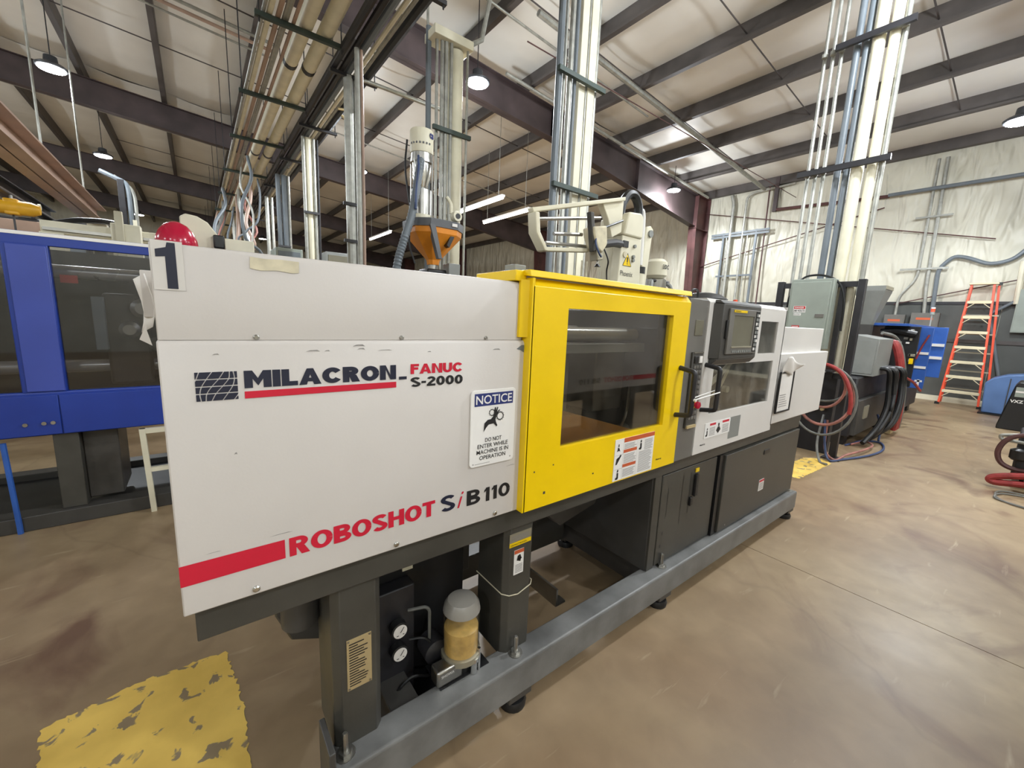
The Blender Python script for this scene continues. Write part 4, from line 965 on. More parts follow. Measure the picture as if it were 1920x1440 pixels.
MB().lathe([(.022,0),(.022,.012)], (2.325,1.62,2.06), 14, 'y').build('pivot', M['boxgrey'], rb)
# gripper frame
MB().prism([(1.27,1.985),(1.93,2.165),(1.93,2.185),(1.26,2.005)], 'y', 1.52, 1.56).build('top_beam', M['cream'], rb, bevel=.004)
MB().prism([(1.265,1.985),(1.29,1.985),(1.30,1.90),(1.36,1.82),(1.335,1.82),(1.275,1.895)], 'y', 1.50, 1.56).build('end_plate', M['cream'], rb, bevel=.004)
MB().prism([(1.335,1.82),(1.66,1.855),(1.66,1.875),(1.34,1.84)], 'y', 1.52, 1.56).build('lower_beam', M['cream'], rb, bevel=.004)
for z0,z1,x0,x1 in ((1.965,2.045,1.31,1.75),(1.865,1.885,1.37,1.66),(1.915,1.94,1.42,1.62)):
    MB().tube([(x0,1.54,z0),(x1,1.54,z1)], .009, 8).build('guide_rod', M['steel'], rb)
MB().prism([(1.76,2.13),(1.94,2.17),(1.94,2.0),(1.86,1.96),(1.82,2.05)], 'y', 1.54, 1.58).build('swing_plate', M['cream'], rb, bevel=.004)
MB().prism([(1.62,1.97),(1.72,1.99),(1.735,1.90),(1.70,1.85),(1.66,1.87),(1.63,1.93)], 'y', 1.46, 1.54).build('wrist', M['tape'], rb, bevel=.008)
MB().prism([(1.60,2.04),(1.625,2.04),(1.66,1.86),(1.64,1.85)], 'y', 1.47, 1.50).build('wrist_link', M['ctrl_d'], rb, bevel=.003)
MB().prism([(1.66,1.89),(1.71,1.89),(1.72,1.82),(1.675,1.81)], 'y', 1.47, 1.52).build('gripper', M['alu'], rb, bevel=.004)
MB().lathe([(.006,1.795),(.006,1.82)], (1.70,1.49,0), 8).build('suction_stem', M['steel'], rb)
MB().lathe([(.018,1.783),(.008,1.797)], (1.70,1.49,0), 12).build('suction_cup', M['rubber'], rb)
MB().tube([(1.72,1.50,1.90),(1.86,1.52,1.93),(1.95,1.55,1.94)], .022, 10).build('arm_cylinder', M['blackp'], rb)
MB().tube([(1.70,1.50,1.97),(1.93,1.53,2.06)], .006, 6).build('air_line', M['rubber'], rb)
MB().tube(spline([(1.68,1.48,1.96),(1.64,1.46,1.90),(1.655,1.45,1.85),(1.69,1.46,1.83)]), .005, 6).build('air_line', M['bhose'], rb)
MB().tube(spline([(1.73,1.48,1.88),(1.76,1.47,1.82),(1.79,1.5,1.77),(1.80,1.5,1.70),(1.80,1.5,1.65)]), .004, 6).build('air_line', M['rubber'], rb)
# blower with clamp behind the yellow lid, small valve wheel
bw = thing('blower_head', 'silver blower motor head with printed cap beside the red brown column', 'motor', (2.62,1.75,1.634))
MB().lathe([(.06,1.634),(.06,1.70),(.075,1.72),(.075,1.80),(.06,1.81)], (2.58,1.72,0), 18).build('can', M['steel'], bw)
MB().lathe([(.05,1.81),(.075,1.83),(.072,1.92),(.05,1.94)], (2.58,1.72,0), 18).build('cap', M['cream'], bw)
text('lettering', '3:DC', (2.545,1.645,1.87), XU, ZU, .07, .03, M['ink'], bw, bold=.03)
MB().tube(spline([(2.50,1.70,1.79),(2.45,1.66,1.77),(2.42,1.65,1.70),(2.41,1.65,1.634)]), .014, 8).build('inlet_hose', M['boxgrey'], bw)
MB().tube(spline([(2.65,1.70,1.79),(2.68,1.66,1.76),(2.68,1.65,1.70),(2.66,1.65,1.634)]), .014, 8).build('inlet_hose', M['boxgrey'], bw)
MB().tube([(2.48,1.68,1.79),(2.68,1.68,1.79)], .01, 8).build('clamp_band', M['blackp'], bw)
vw = thing('handwheel_valve', 'small round handwheel valve on two thin risers above the yellow guard', 'valve', (1.83,1.75,1.65))
pts = [(1.845+.028*math.cos(t*PI/8), 1.72, 1.71+.028*math.sin(t*PI/8)) for t in range(17)]
MB().tube(pts, .005, 6, cap=False).build('wheel', M['steel'], vw)
MB().tube([(1.82,1.72,1.71),(1.87,1.72,1.71)], .004, 6).build('spoke', M['steel'], vw)
for x in (1.835,1.88): MB().tube([(x,1.73,1.65),(x,1.73,1.85)], .005, 6).build('riser', M['cream'], vw)
dp = thing('service_post', 'dark steel post with bent conduits at the end of the tan crane beam', 'post', (-.95,11.5,0))
MB().box(-1.06, -.96, 11.45, 11.55, 0, 3.85).build('post', M['blackp'], dp, bevel=.006)
MB().tube([(-.90,11.5,0),(-.90,11.5,3.6),(-.92,11.5,3.8),(-1.3,11.5,3.95)], .045, 8, fil=.15).build('conduit', M['ggrey'], dp)
MB().tube([(-.82,11.5,0),(-.82,11.5,3.55),(-.86,11.5,3.72),(-1.1,11.5,3.9)], .03, 8, fil=.12).build('conduit', M['galv'], dp)
MB().box(-.88, -.82, 11.38, 11.42, 0, 3.1).build('cover_strip', M['cream'], dp)
hs_ = thing('tan_hood', 'tan sheet metal hood and dark ducting behind the yellow hoist', 'hood', (-2.2,10.4,0))
MB().box(-3.2, -1.85, 10.2, 11.2, 0, 2.75).build('housing', M['blackp'], hs_, bevel=.02)
MB().box(-3.2, -1.9, 10.17, 10.2, 2.3, 2.7).build('front_sheet', M['crane'], hs_, bevel=.005)
MB().tube([(-3.0,10.3,2.95),(-1.9,10.3,2.95)], .05, 10).build('duct', M['pvc'], hs_)
for x in (-2.9,-2.0): MB().box(x-.02,x+.02,10.28,10.32,2.75,2.92).build('duct_support', M['blackp'], hs_)

# ------------------------------------------------------------ lamps
M['lens'] = emis('lamp_lens', (1,.98,.94,1), 60)
M['lampbody'] = mat('lamp_housing', S(70,72,76), .4, .5)
M['tubeglow'] = emis('tube_glow', (1,.90,.80,1), 14)
def highbay(x, y, z, label, wide=False):
    t = thing('high_bay_lamp', label, 'lamp', (x,y,z), 'high bay lamps')
    MB().lathe([(.13,.012),(.19,.02),(.20,.05),(.16,.08),(.09,.11),(.08,.2),(.03,.22)], (x,y,z), 20).build('housing', M['lampbody'], t)
    MB().lathe([(0,.005),(.165,.005),(.17,.014),(0,.015)], (x,y,z), 20).build('lens', M['lens'], t)
    MB().tube([(x,y,z+.2),(x,y,roof(x)-.1)], .008, 6).build('hanger', M['blackp'], t)
    ld = bpy.data.lights.new('lamp_light', 'POINT' if wide else 'SPOT'); ld.energy = (.6 if z == 4.6 else 1)*LAMP_W*((.95 if x == 4.8 else .7) if wide else 1); ld.color = (.87,.935,1); ld.shadow_soft_size = .16
    if not wide: ld.spot_size = math.radians(172); ld.spot_blend = .3
    lo = bpy.data.objects.new('lamp_light', ld); COL.objects.link(lo); lo.location = (0,0,-.19); lo.parent = t
    if not wide and y < 20:
        gd = bpy.data.lights.new('roof_fill', 'POINT'); gd.energy = LAMP_W*(.34 if x > 0 else .1); gd.color = (.87,.935,1); gd.shadow_soft_size = .16  # extra point light added under the lamp to brighten the roof
        go = bpy.data.objects.new('roof_fill', gd); COL.objects.link(go); go.location = (0,0,-.22); go.parent = t
    return t
ZL = 5.2
LAMPS = [((-1.62,10.6),'bright high bay lamp at upper left of the picture before the dark rafter'),((-1.66,15.7),'round high bay lamp hanging above the far end of the crane beam'),((3.86,6.2),'brightest high bay lamp above the vertical ducts near the middle'),
 ((3.76,11.9),'high bay lamp shining behind the tall pipe above the grey panel box'),((10.9,6.95),'high bay lamp in front of the red brown steel column'),((9.69,.65),'high bay lamp at the right edge of the picture'),((-1.7,24.7),'far small high bay lamp low above the blue machine'),
 ((3.2,27.2),'far small high bay lamp low behind the hanging conduits')]
for (x,y),lb in LAMPS: highbay(x,y,4.6 if lb.endswith('right edge of the picture') else ZL,lb)
for i,(x,y) in enumerate(((4.8,.3),(3.2,-2.8),(-4.6,-3.2),(-8.8,6.0),(10.2,-3.6),(4.4,-6.5),(-8.5,0),(-7.5,8),(-7.5,16),(-1.6,-5.5))):  # unseen lamps added for light, shining all round to lift the roof
    highbay(x,y,ZL,'unseen high bay lamp added over the parts of the hall outside the picture', True)
# ------------------------------------------------------------ fluorescent strips
def strip(x, y0, y1, z, label):
    t = thing('fluorescent_strip', label, 'lamp', (x,(y0+y1)/2,z), 'fluorescent strips')
    MB().box(x-.05, x+.05, y0, y1, z+.03, z+.07).build('housing', M['signw'], t)
    MB().tube([(x,y0+.02,z),(x,y1-.02,z)], .03, 10).build('tube', M['tubeglow'], t)
    for y in (y0+.2, y1-.2): MB().tube([(x,y,z+.07),(x,y,roof(x)+.0)], .006, 6).build('hanger', M['galv'], t)
    ld = bpy.data.lights.new('strip_light', 'AREA'); ld.shape = 'RECTANGLE'; ld.size = .06; ld.size_y = y1-y0; ld.energy = TUBE_W; ld.color = (1,.86,.76)
    lo = bpy.data.objects.new('strip_light', ld); COL.objects.link(lo); lo.location = (0,0,-.04); lo.parent = t
strip(5.97, 8.3, 10.5, 4.3, 'fluorescent strip just right of the pale vertical duct')
strip(7.13, 8.7, 10.9, 4.3, 'fluorescent strip ending behind the robot gripper frame')
strip(5.65, 14.6, 16.8, 4.3, 'small far fluorescent strip left of the orange hopper')

# ------------------------------------------------------------ overhead pipe rack
rk = thing('pipe_rack', 'overhead rack of white and dark pipes running away under the roof', 'pipe rack', (1.3,8,4.6))
Y0, Y1 = 2.2, 30
for y in (3.65, 5.6, 7.6, 9.6, 12, 14.5, 17, 20, 24, 28):
    MB().box(.70, 1.62, y-.025, y+.025, 4.55, 4.60).build('strut', M['strut'], rk)
    for x in (.74, 1.58): MB().tube([(x,y,4.5),(x,y,roof(x)-.2)], .008, 6).build('hanger_rod', M['blackp'], rk)
    MB().box(1.55, 2.15, y+.4, y+.45, 4.49, 4.53).build('strut', M['blackp'], rk)
    MB().tube([(2.12,y+.42,4.45),(2.12,y+.42,roof(2.1)-.2)], .008, 6).build('hanger_rod', M['blackp'], rk)
for x in (1.20, 1.42):
    MB().tube([(x,Y0,4.69),(x,Y1,4.69)], .082, 16).build('insulated_pipe', M['pvc'], rk)
    for y in (4.1, 6.6, 10.6): MB().lathe([(.086,0),(.086,.09)], (x,y,4.69), 16, 'y').build('pipe_band', M['black'], rk)
for x, r, mm in ((.78,.02,'galv'),(.84,.03,'pvc'),(.92,.026,'crane'),(1.0,.022,'galv'),(1.07,.02,'crane'),(.97,.018,'galv')):
    MB().tube([(x,Y0,4.60+r),(x,Y1,4.60+r)], r, 8).build('service_pipe', M[mm], rk)
for x, z, r, mm in ((1.60,4.58,.045,'blackp'),(1.70,4.57,.035,'blackp'),(1.78,4.565,.04,'ggrey'),(1.87,4.56,.026,'pvc'),(1.93,4.56,.022,'galv'),(2.02,4.58,.05,'blackp'),(1.66,4.68,.03,'blackp'),(1.82,4.66,.03,'galv')):
    MB().tube([(x,Y0,z),(x,Y1,z)], r, 8).build('service_pipe', M[mm], rk)
# vertical drops under the rack
def drop(x, y, pipes, label, ztop=4.5, zlow=0.0, brk=()):
    t = thing('conduit_drop', label, 'conduit', (x,y,zlow), 'conduit drops under the rack')
    for dx, dy, r, mm in pipes:
        MB().tube([(x+dx,y+dy,zlow),(x+dx,y+dy,ztop)], r, 10).build('conduit', M[mm], t)
    for z in brk: MB().box(x-.12, x+.14, y-.10, y-.06, z, z+.04).build('bracket', M['blackp'], t)
    return t
d6 = drop(1.78, 6.05, ((0,0,.06,'galv'),(.085,.0,.022,'galv')), 'tall grey pipe with gooseneck conduit at its top', 4.52, 0, (2.9,2.42))
MB().tube([(1.865,6.0,4.1),(1.865,6.0,4.42),(1.95,6.0,4.52),(3.4,6.0,4.52)], .026, 10, fil=.12).build('gooseneck', M['galv'], d6)
d7 = drop(1.68, 5.35, ((0,0,.03,'galv'),(.05,.0,.018,'crane')), 'slim conduit pair just left of the tall gooseneck pipe', 4.5)
drop(1.78, 8.5, ((-.08,0,.03,'galv'),(0,.02,.055,'pvc'),(.09,0,.03,'galv'),(.15,0,.02,'blackp')), 'cluster of bright galvanized conduits dropping from the rack', 4.5, 0, (3.2,))
drop(1.74, 11.2, ((-.06,0,.05,'ggrey'),(.06,0,.06,'ggrey'),(.15,0,.03,'galv')), 'grey pipe group further back left of the bright conduits', 4.5, 0, (2.9,))
drop(1.80, 13.6, ((-.05,0,.05,'galv'),(.07,0,.04,'galv')), 'pair of far thin conduits with bent tops', 4.5)
drop(1.30, 16.5, ((-.15,0,.04,'galv'),(0,0,.04,'crane'),(.12,0,.03,'galv'),(.2,0,.03,'pvc')), 'farthest row of hanging conduits beyond the white cover top', 4.5)
hk = thing('air_drop_hook', 'bent brass coloured air line hook hanging from the rack', 'pipe', (2.0,7.0,3.6))
MB().tube([(1.9,7.0,4.5),(2.05,7.0,4.52),(2.06,7.0,3.5),(2.1,7.0,3.45),(2.14,7.0,3.5),(2.14,7.0,4.3),(1.95,7.0,4.42)], .02, 8, fil=.06).build('line', M['brass'], hk)
random.seed(11)
for k in range(16):
    y = random.uniform(10.4, 19); x = .72+random.uniform(0,.7)
    z1 = random.uniform(2.4, 3.3)
    pts = spline([(x,y,4.54),(x+random.uniform(-.1,.1),y-.1,4.1),(x+random.uniform(-.25,.15),y-.3,3.5),(x+random.uniform(-.4,.1),y-.4,z1),(x+random.uniform(-.5,.2),y-.3,z1-.5),(x+random.uniform(-.4,.2),y-.3,.02)], 5)
    tag(MB().tube(pts, random.choice((.022,.03,.04)), 7).build('hanging_hose', M[random.choice(('ghose','galv','phose','ggrey','crane'))]), 'one of many tangled hoses hanging from the far pipe rack', 'hose', 'tangled hoses under the rack')
tag(MB().tube([(2.5,5.2,0),(2.5,5.2,roof(2.5)-.2)], .016, 8).build('thin_riser', M['galv']), 'single thin vertical rod left of the vacuum loader', 'pipe')

# ------------------------------------------------------------ risers behind the machine
r1 = thing('duct_riser', 'pale vertical duct with parallel conduits right behind the orange hopper', 'duct', (2.75,5,0))
MB().tube([(2.78,5.0,0),(2.78,5.0,4.72)], .10, 20).build('duct', M['pvc'], r1)
MB().lathe([(.108,0),(.112,.01),(.108,.04)], (2.78,5.0,2.75), 20).build('duct_collar', M['alu'], r1)
for x, y, r in ((2.50,4.95,.02),(2.56,4.93,.022),(2.61,4.92,.026),(2.90,4.9,.016),(2.67,4.9,.022)):
    MB().tube([(x,y,0),(x,y,4.75)], r, 8).build('conduit', M['galv'], r1)
MB().tube([(2.44,5.05,0),(2.44,5.05,4.9)], .035, 8).build('dark_pipe', M['ggrey'], r1)
MB().box(2.42, 2.95, 4.86, 4.90, 3.72, 3.77).build('bracket', M['strut'], r1)
MB().box(2.42, 2.95, 4.84, 5.12, 4.74, 4.84).build('wireway', M['cream'], r1, bevel=.006)
MB().tube([(2.9,4.9,4.8),(3.1,4.9,4.95),(3.4,4.9,roof(3.4)-.22)], .03, 8).build('feeder', M['galv'], r1)
r2 = thing('tall_riser', 'tall pale channel with dark conduits rising above the takeout robot', 'duct', (3.35,3.4,0))
MB().box(3.34, 3.44, 3.36, 3.50, 0, roof(3.4)-.2).build('channel', M['cream'], r2, bevel=.005)
MB().box(3.455, 3.56, 3.34, 3.52, 0, roof(3.5)-.2).build('channel', M['pvc'], r2, bevel=.005)
MB().tube([(3.60,3.38,0),(3.60,3.38,roof(3.6)-.2)], .024, 10).build('conduit', M['galv'], r2)
for x, r, mm in ((3.05,.035,'ggrey'),(3.20,.028,'galv'),(3.27,.022,'ggrey'),(3.12,.016,'galv'),(3.445,.012,'galv')):
    MB().tube([(x,3.36,0),(x,3.36,roof(x)-.2)], r, 10).build('conduit', M[mm], r2)
for z in (2.85, 3.92):
    MB().box(2.98, 3.66, 3.27, 3.31, z, z+.045).build('bracket', M['strut'], r2)
# roof services running across the hall
for i, (y, dz, r, mm, xa, xb) in enumerate(((5.5,.35,.05,'galv',4.5,13.2),(7.0,.42,.035,'galv',5.0,12.9),(9.7,.38,.03,'galv',-9,1.5),(9.95,.38,.03,'crane',-9,1.5),(10.2,.4,.02,'galv',-9,1.5),(16.4,.4,.04,'galv',-9,1.2),(16.8,.4,.03,'galv',-9,1.2),(12.6,.3,.02,'galv',3,13),(5.9,.3,.02,'galv',1.5,8))):
    o = MB().tube([(xa,y,roof(xa)-.2-dz*.4),(xb,y,roof(xb)-.2-dz*.4)], r, 8).build('roof_conduit', M[mm])
    tag(o, ['thick conduit clamped under the right hand purlins running to the wall','second conduit running down to the lamp by the column','first of three thin pipes under the roof at upper left','second of three thin pipes under the roof at upper left','third of three thin pipes under the roof at upper left','far conduit pair under the roof, nearer pipe','far conduit pair under the roof, farther pipe','thin pipe behind the first rafter toward the wall','thin wire conduit left of the pale channel'][i], 'conduit')
tag(MB().tube([(3.6,4.6,5.0),(13.0,4.6,5.0)], .008, 6).build('tension_rod', M['rust']), 'thin level rod stretched across below the roof purlins', 'rod')

# ------------------------------------------------------------ pipe stand with electrical panel (right)
ps_ = thing('pipe_stand', 'black steel floor stand carrying pipes right of the machine end', 'stand', (5.9,1.7,0))
for y in (1.30, 2.10):
    MB().box(5.86, 5.93, y-.035, y+.035, .012, 2.08).build('post', M['blackp'], ps_, bevel=.004)
    MB().box(5.80, 5.99, y-.09, y+.09, 0, .014).build('foot_plate', M['blackp'], ps_)
for z in (2.03, .98): MB().box(5.87, 5.92, 1.335, 2.065, z-.03, z+.03).build('cross_bar', M['blackp'], ps_)
MB().box(5.87, 5.92, 1.44, 1.49, .98, 2.0).build('post', M['blackp'], ps_)
ep = thing('electrical_panel', 'grey green electrical panel with danger 240 volts label on the black stand', 'panel', (5.8,1.72,1.28))
MB().box(5.70, 5.86, 1.51, 1.93, 1.285, 2.085).build('box', M['panelgrey'], ep, bevel=.006)
pd = MB().box(5.688, 5.70, 1.53, 1.91, 1.32, 2.05).build('door', M['panelgrey'], ep, bevel=.004)
MB().box(5.682, 5.69, 1.555, 1.64, 1.645, 1.685).build('latch', M['ctrl'], pd, bevel=.002)
NYU = (0,-1,0)
def dl(name, y, z, w, h, m_): return poly(name, rect(0,0,w,h), (5.6868,y,z), NYU, ZU, m_, pd)
dl('label', 1.865, 1.70, .125, .075, M['signw']); poly('label_band', rect(0,0,.115,.032), (5.686,1.860,1.74), NYU, ZU, M['film'], pd)
text('lettering', 'DANGER', (5.6853,1.850,1.747), NYU, ZU, .092, .017, M['signw'], pd, bold=.02)
text('lettering', '240 VOLTS', (5.6853,1.862,1.708), NYU, ZU, .115, .024, M['ink'], pd, bold=.02)
dl('label', 1.855, 1.664, .075, .028, M['signw']); dl('label', 1.860, 1.52, .08, .028, M['film']); dl('label', 1.860, 1.47, .08, .048, M['signw'])
text('lettering', 'DANGER', (5.6853,1.853,1.526), NYU, ZU, .065, .014, M['signw'], pd, bold=.02)
text('lettering', 'ENTER', (5.6853,1.850,1.672), NYU, ZU, .06, .012, M['ink'], pd)
MB().tube(spline([(5.80,1.88,2.08),(5.80,1.80,2.13),(5.80,1.65,2.13),(5.80,1.50,2.05),(5.80,1.42,1.85),(5.82,1.41,1.5)]), .012, 8).build('power_cable', M['rubber'], ep)
MB().tube(spline([(5.84,1.95,1.95),(5.86,1.99,1.85),(5.87,1.99,1.6),(5.87,1.98,1.4)]), .012, 8).build('power_cable', M['rubber'], ep)
def riser(y, r, mm, label, z0=0.0, z1=None, x=5.98, g='pipes rising from the black stand', cat='pipe', bend=None):
    z1 = z1 if z1 else roof(x)-.2
    o = MB().tube([(x,y,z0),(x,y,z1)], r, 14).build('riser_pipe', M[mm]); return tag(o, label, cat, g)
riser(1.545, .058, 'pvc', 'left of the two thick white pipes rising from the black stand', 1.06)
riser(1.415, .048, 'pvc', 'right of the two thick white pipes rising from the black stand', 1.06)
riser(1.735, .034, 'ggrey', 'left of two dark grey pipes beside the white pipes', 1.06, x=6.0)
riser(1.648, .034, 'ggrey', 'right of two dark grey pipes beside the white pipes', 1.06, x=6.0)
riser(1.335, .026, 'galv', 'rightmost shiny conduit beside the white pipes', 1.06)
for i, y in enumerate((2.02, 1.94, 1.86)):
    o = MB().tube([(5.97,y,1.06),(5.97,y,4.05-.02*i),(5.99,y+.01,4.2),(5.99,y+.01,roof(6)-.2)], .02, 10).build('riser_pipe', M['galv'])
    tag(o, ['leftmost','middle','rightmost'][i]+' of three thin shiny conduits above the electrical panel', 'conduit', 'thin conduits above the panel')
sp = thing('strut_bracket', 'upper and lower dark strut channels holding the white pipes', 'bracket', (6.0,1.7,3.3))
for z, ya, yb in ((3.33,1.25,2.10),(4.62,1.24,1.9)): MB().box(5.86, 5.90, ya, yb, z-.03, z+.03).build('channel', M['blackp'], sp)
for z in (3.33, 4.62):
    for y in (2.02,1.94,1.86,1.335): MB().lathe([(.03,-.02),(.03,.02)], (5.95,y,z), 10).build('pipe_clamp', M['galv'], sp)
pp = thing('valve_loop', 'white curved pipe with brown valve behind the electrical panel', 'pipe', (6.1,1.45,0))
MB().tube(spline([(6.10,1.56,1.25),(6.10,1.56,1.6),(6.10,1.52,1.85),(6.10,1.46,1.9),(6.10,1.42,1.8),(6.10,1.42,.95)]), .045, 12).build('pipe', M['pvc'], pp)
MB().lathe([(.06,0),(.06,.1)], (6.10,1.56,1.5), 14).build('coupling', M['black'], pp)
MB().lathe([(.05,0),(.05,.2)], (6.10,1.50,1.15), 14).build('filter', M['cream'], pp)
MB().box(6.05, 6.15, 1.40, 1.46, 1.42, 1.50).build('red_valve', M['rust'], pp, bevel=.006)
MB().lathe([(.03,0),(.03,.04)], (6.10,1.46,1.10), 10).build('fitting', M['steel'], pp)
# hose coils on the stand
def coil(c, ry, rz, r, mm, label, turns=1.0, x0=5.74, a0=0, dx=.0):
    n = 30; pts = [(x0+dx*k/n+.003*math.sin(k), c[0]+ry*math.cos(a0+2*PI*turns*k/n), c[1]+rz*math.sin(a0+2*PI*turns*k/n)) for k in range(n+1)]
    tag(MB().tube(pts, r, 8).build('coiled_hose', M[mm]), label, 'hose', 'hoses coiled on the stand')
coil((1.43,.75), .27, .34, .017, 'phose', 'large pinkish brown hose loop hung on the black stand', 1.0, 5.72)
coil((1.42,.70), .30, .40, .014, 'ghose', 'largest grey hose loop reaching lowest on the stand', .9, 5.67, 1.2)
coil((1.46,.85), .20, .24, .015, 'phose', 'small brown hose loop inside the big loop', 1.0, 5.765)
coil((1.46,.88), .22, .2, .013, 'ghose', 'small grey hose loop at top of the coils', 1.0, 5.805)
o = MB().tube(spline([(5.61,1.55,1.08),(5.61,1.42,1.12),(5.61,1.28,1.04),(5.61,1.19,.88),(5.62,1.16,.72),(5.63,1.16,.60)]), .02, 10).build('coiled_hose', M['rhose'])
tag(o, 'bright red thick hose arching over the coils', 'hose', 'hoses coiled on the stand')
hb = thing('hose_hanger', 'black steel hook rail holding the hose coils', 'bracket', (5.8,1.7,1.0))
MB().box(5.58, 5.86, 1.36, 1.6, 1.045, 1.065).build('hook_bar', M['blackp'], hb)
MB().box(5.835, 5.86, 1.42, 1.48, .95, 1.05).build('hook_plate', M['blackp'], hb)
for k,(pts,mm,lb) in enumerate((([(5.86,1.42,.45),(5.75,1.35,.15),(5.7,1.28,.02),(5.9,1.2,.016),(6.4,1.06,.016),(6.9,1.02,.016),(7.3,1.12,.016),(7.2,1.28,.016),(6.7,1.36,.016)],'bhose','blue hose looping on the floor before the stand'),([(5.88,1.40,.45),(5.8,1.36,.12),(5.78,1.25,.018),(6.0,1.2,.05),(6.5,1.13,.05),(6.85,1.12,.05),(7.0,1.22,.05),(6.8,1.33,.018)],'phose','brown hose looping on the floor inside the blue one'),([(5.9,1.45,.5),(5.7,1.42,.2),(5.58,1.34,.018),(5.5,1.25,.018)],'ghose','short grey hose end touching the floor by the post'))):
    tag(MB().tube(spline(pts), .013, 8).build('floor_hose', M[mm]), lb, 'hose', 'hoses on the floor')
# chiller skid behind the coils
sk = thing('pump_skid', 'dark pump skid with motor standing between machine end and black stand', 'pump', (5.3,1.9,0))
MB().box(4.75, 5.6, 1.65, 2.3, .05, .12).build('skid_frame', M['blackp'], sk, bevel=.005)
for x in (4.8,5.5):
    for y in (1.68,2.24): MB().box(x,x+.05,y,y+.05,0,.05).build('foot', M['blackp'], sk)
MB().lathe([(.13,-.22),(.15,-.18),(.15,.18),(.1,.22)], (5.25,1.95,.34), 18, 'x').build('motor', M['blackp'], sk)
MB().box(4.85, 5.05, 1.8, 2.1, .12, .30).build('pump_block', M['ggrey'], sk, bevel=.01)
MB().tube([(5.0,1.75,.12),(5.0,1.75,.45),(5.3,1.75,.5)], .03, 10, fil=.05).build('pipe', M['galv'], sk)
MB().tube([(4.85,1.72,.05),(5.05,1.72,.32)], .02, 8).build('brace', M['greyd'], sk)
MB().box(5.1, 5.4, 1.85, 2.05, .49, .52).build('nameplate', M['cream'], sk)
mf = thing('water_manifold', 'tank and black manifold behind the hose coils on the stand', 'manifold', (6.1,1.7,0))
MB().box(6.02, 6.14, 1.40, 2.05, 0, .95).build('manifold_plate', M['blackp'], mf, bevel=.006)
MB().lathe([(.06,-.12),(.10,-.09),(.10,.09),(.06,.12)], (5.96,1.72,.86), 16, 'y').build('tank', M['tape'], mf)
for k in range(5): MB().lathe([(.02,0),(.02,.05)], (5.98-.0,1.5+.1*k,.55), 8, 'x').build('port', M['brass'], mf)
# grey box and dark machine with hose bundle
dm = thing('dark_machine', 'black molding machine end with hoses behind the pipe stand', 'machine', (8,1.8,0))
MB().box(6.7, 8.7, 1.35, 2.3, .12, .92).build('body', M['blackp'], dm, bevel=.02)
MB().box(6.72, 8.7, 1.30, 1.36, .15, .62).build('door', M['greyd'], dm, bevel=.006)
MB().box(7.0, 7.2, 1.285, 1.30, .35, .52).build('door_plate', M['alu'], dm)
for x in (6.75,8.5): MB().box(x,x+.15,1.4,2.25,0,.12).build('foot', M['black'], dm)
random.seed(21)
for k in range(7):
    y = 1.27-.012*k+random.uniform(-.02,.02); x = 7.25+.075*k+random.uniform(-.03,.03)
    MB().tube(spline([(x,1.255,1.03),(x,y-.09,1.0),(x+.05,y-.11,.8),(x+random.uniform(-.1,.1),y-.13,.5),(x-.1+random.uniform(-.15,.1),y-.1,.25),(x-.3+random.uniform(-.2,.1),1.22,.06)]), .028, 8).build('black_hose', M['rubber'], dm)
for k in range(4):
    x = 7.75+.09*k
    MB().tube(spline([(x+.05,1.36,1.38-.02*k),(x+.05,1.26,1.36),(x+.1,1.18,1.1),(x+.2,1.13,.7),(x+.3,1.12,.35),(x+.4,1.14,.08)]), .036, 8).build('red_hose', M['rhose' if k != 3 else 'ghose'], dm)
MB().tube(spline([(7.9,1.42,1.50),(8.1,1.30,1.44),(8.3,1.22,1.2),(8.45,1.2,.9)]), .025, 8).build('grey_hose', M['ghose'], dm)
MB().tube(spline([(8.6,1.2,.85),(8.9,1.12,.75),(9.2,1.06,.6)]), .018, 8).build('thin_red_hose', M['rhose'], dm)
MB().tube(spline([(7.6,1.25,.35),(7.5,1.18,.2),(7.35,1.15,.03)]), .014, 8).build('pale_hose', M['bhose'], dm)
MB().box(8.15, 8.35, 1.16, 1.3, 0, .16).build('valve_block', M['brass'], dm, bevel=.01)
gb = thing('grey_control_box', 'grey sheet metal control box with sloped top on the dark machine', 'box', (7.2,1.42,.92))
MB().prism([(1.26,.93),(1.56,.93),(1.56,1.47),(1.26,1.42)], 'x', 6.95, 7.75).build('case', M['boxgrey'], gb, bevel=.006)
MB().box(6.944, 6.95, 1.28, 1.54, .96, 1.40).build('cover', M['boxgrey'], gb, bevel=.002)
MB().box(7.2, 7.24, 1.50, 1.53, .90, .96).build('label_tab', M['yellow'], gb)
hg = thing('grey_hopper', 'grey steel funnel hopper behind the black stand', 'hopper', (8.3,1.72,.92))
MB().add([(8.2,1.62,1.62),(8.35,1.62,1.62),(8.35,1.78,1.62),(8.2,1.78,1.62),(8.05,1.50,2.12),(8.5,1.50,2.12),(8.5,1.92,2.12),(8.05,1.92,2.12),(8.05,1.50,2.19),(8.5,1.50,2.19),(8.5,1.92,2.19),(8.05,1.92,2.19)], [(3,2,1,0)]+[(i*4+k,i*4+(k+1)%4,(i+1)*4+(k+1)%4,(i+1)*4+k) for i in range(2) for k in range(4)]+[(8,9,10,11)]).build('funnel', M['boxgrey'], hg, smooth=False)
MB().box(8.2, 8.35, 1.62, 1.78, .92, 1.62).build('throat', M['greyd'], hg)
MB().box(8.05, 8.5, 1.49, 1.50, 2.14, 2.19).build('rim_band', M['alu'], hg)
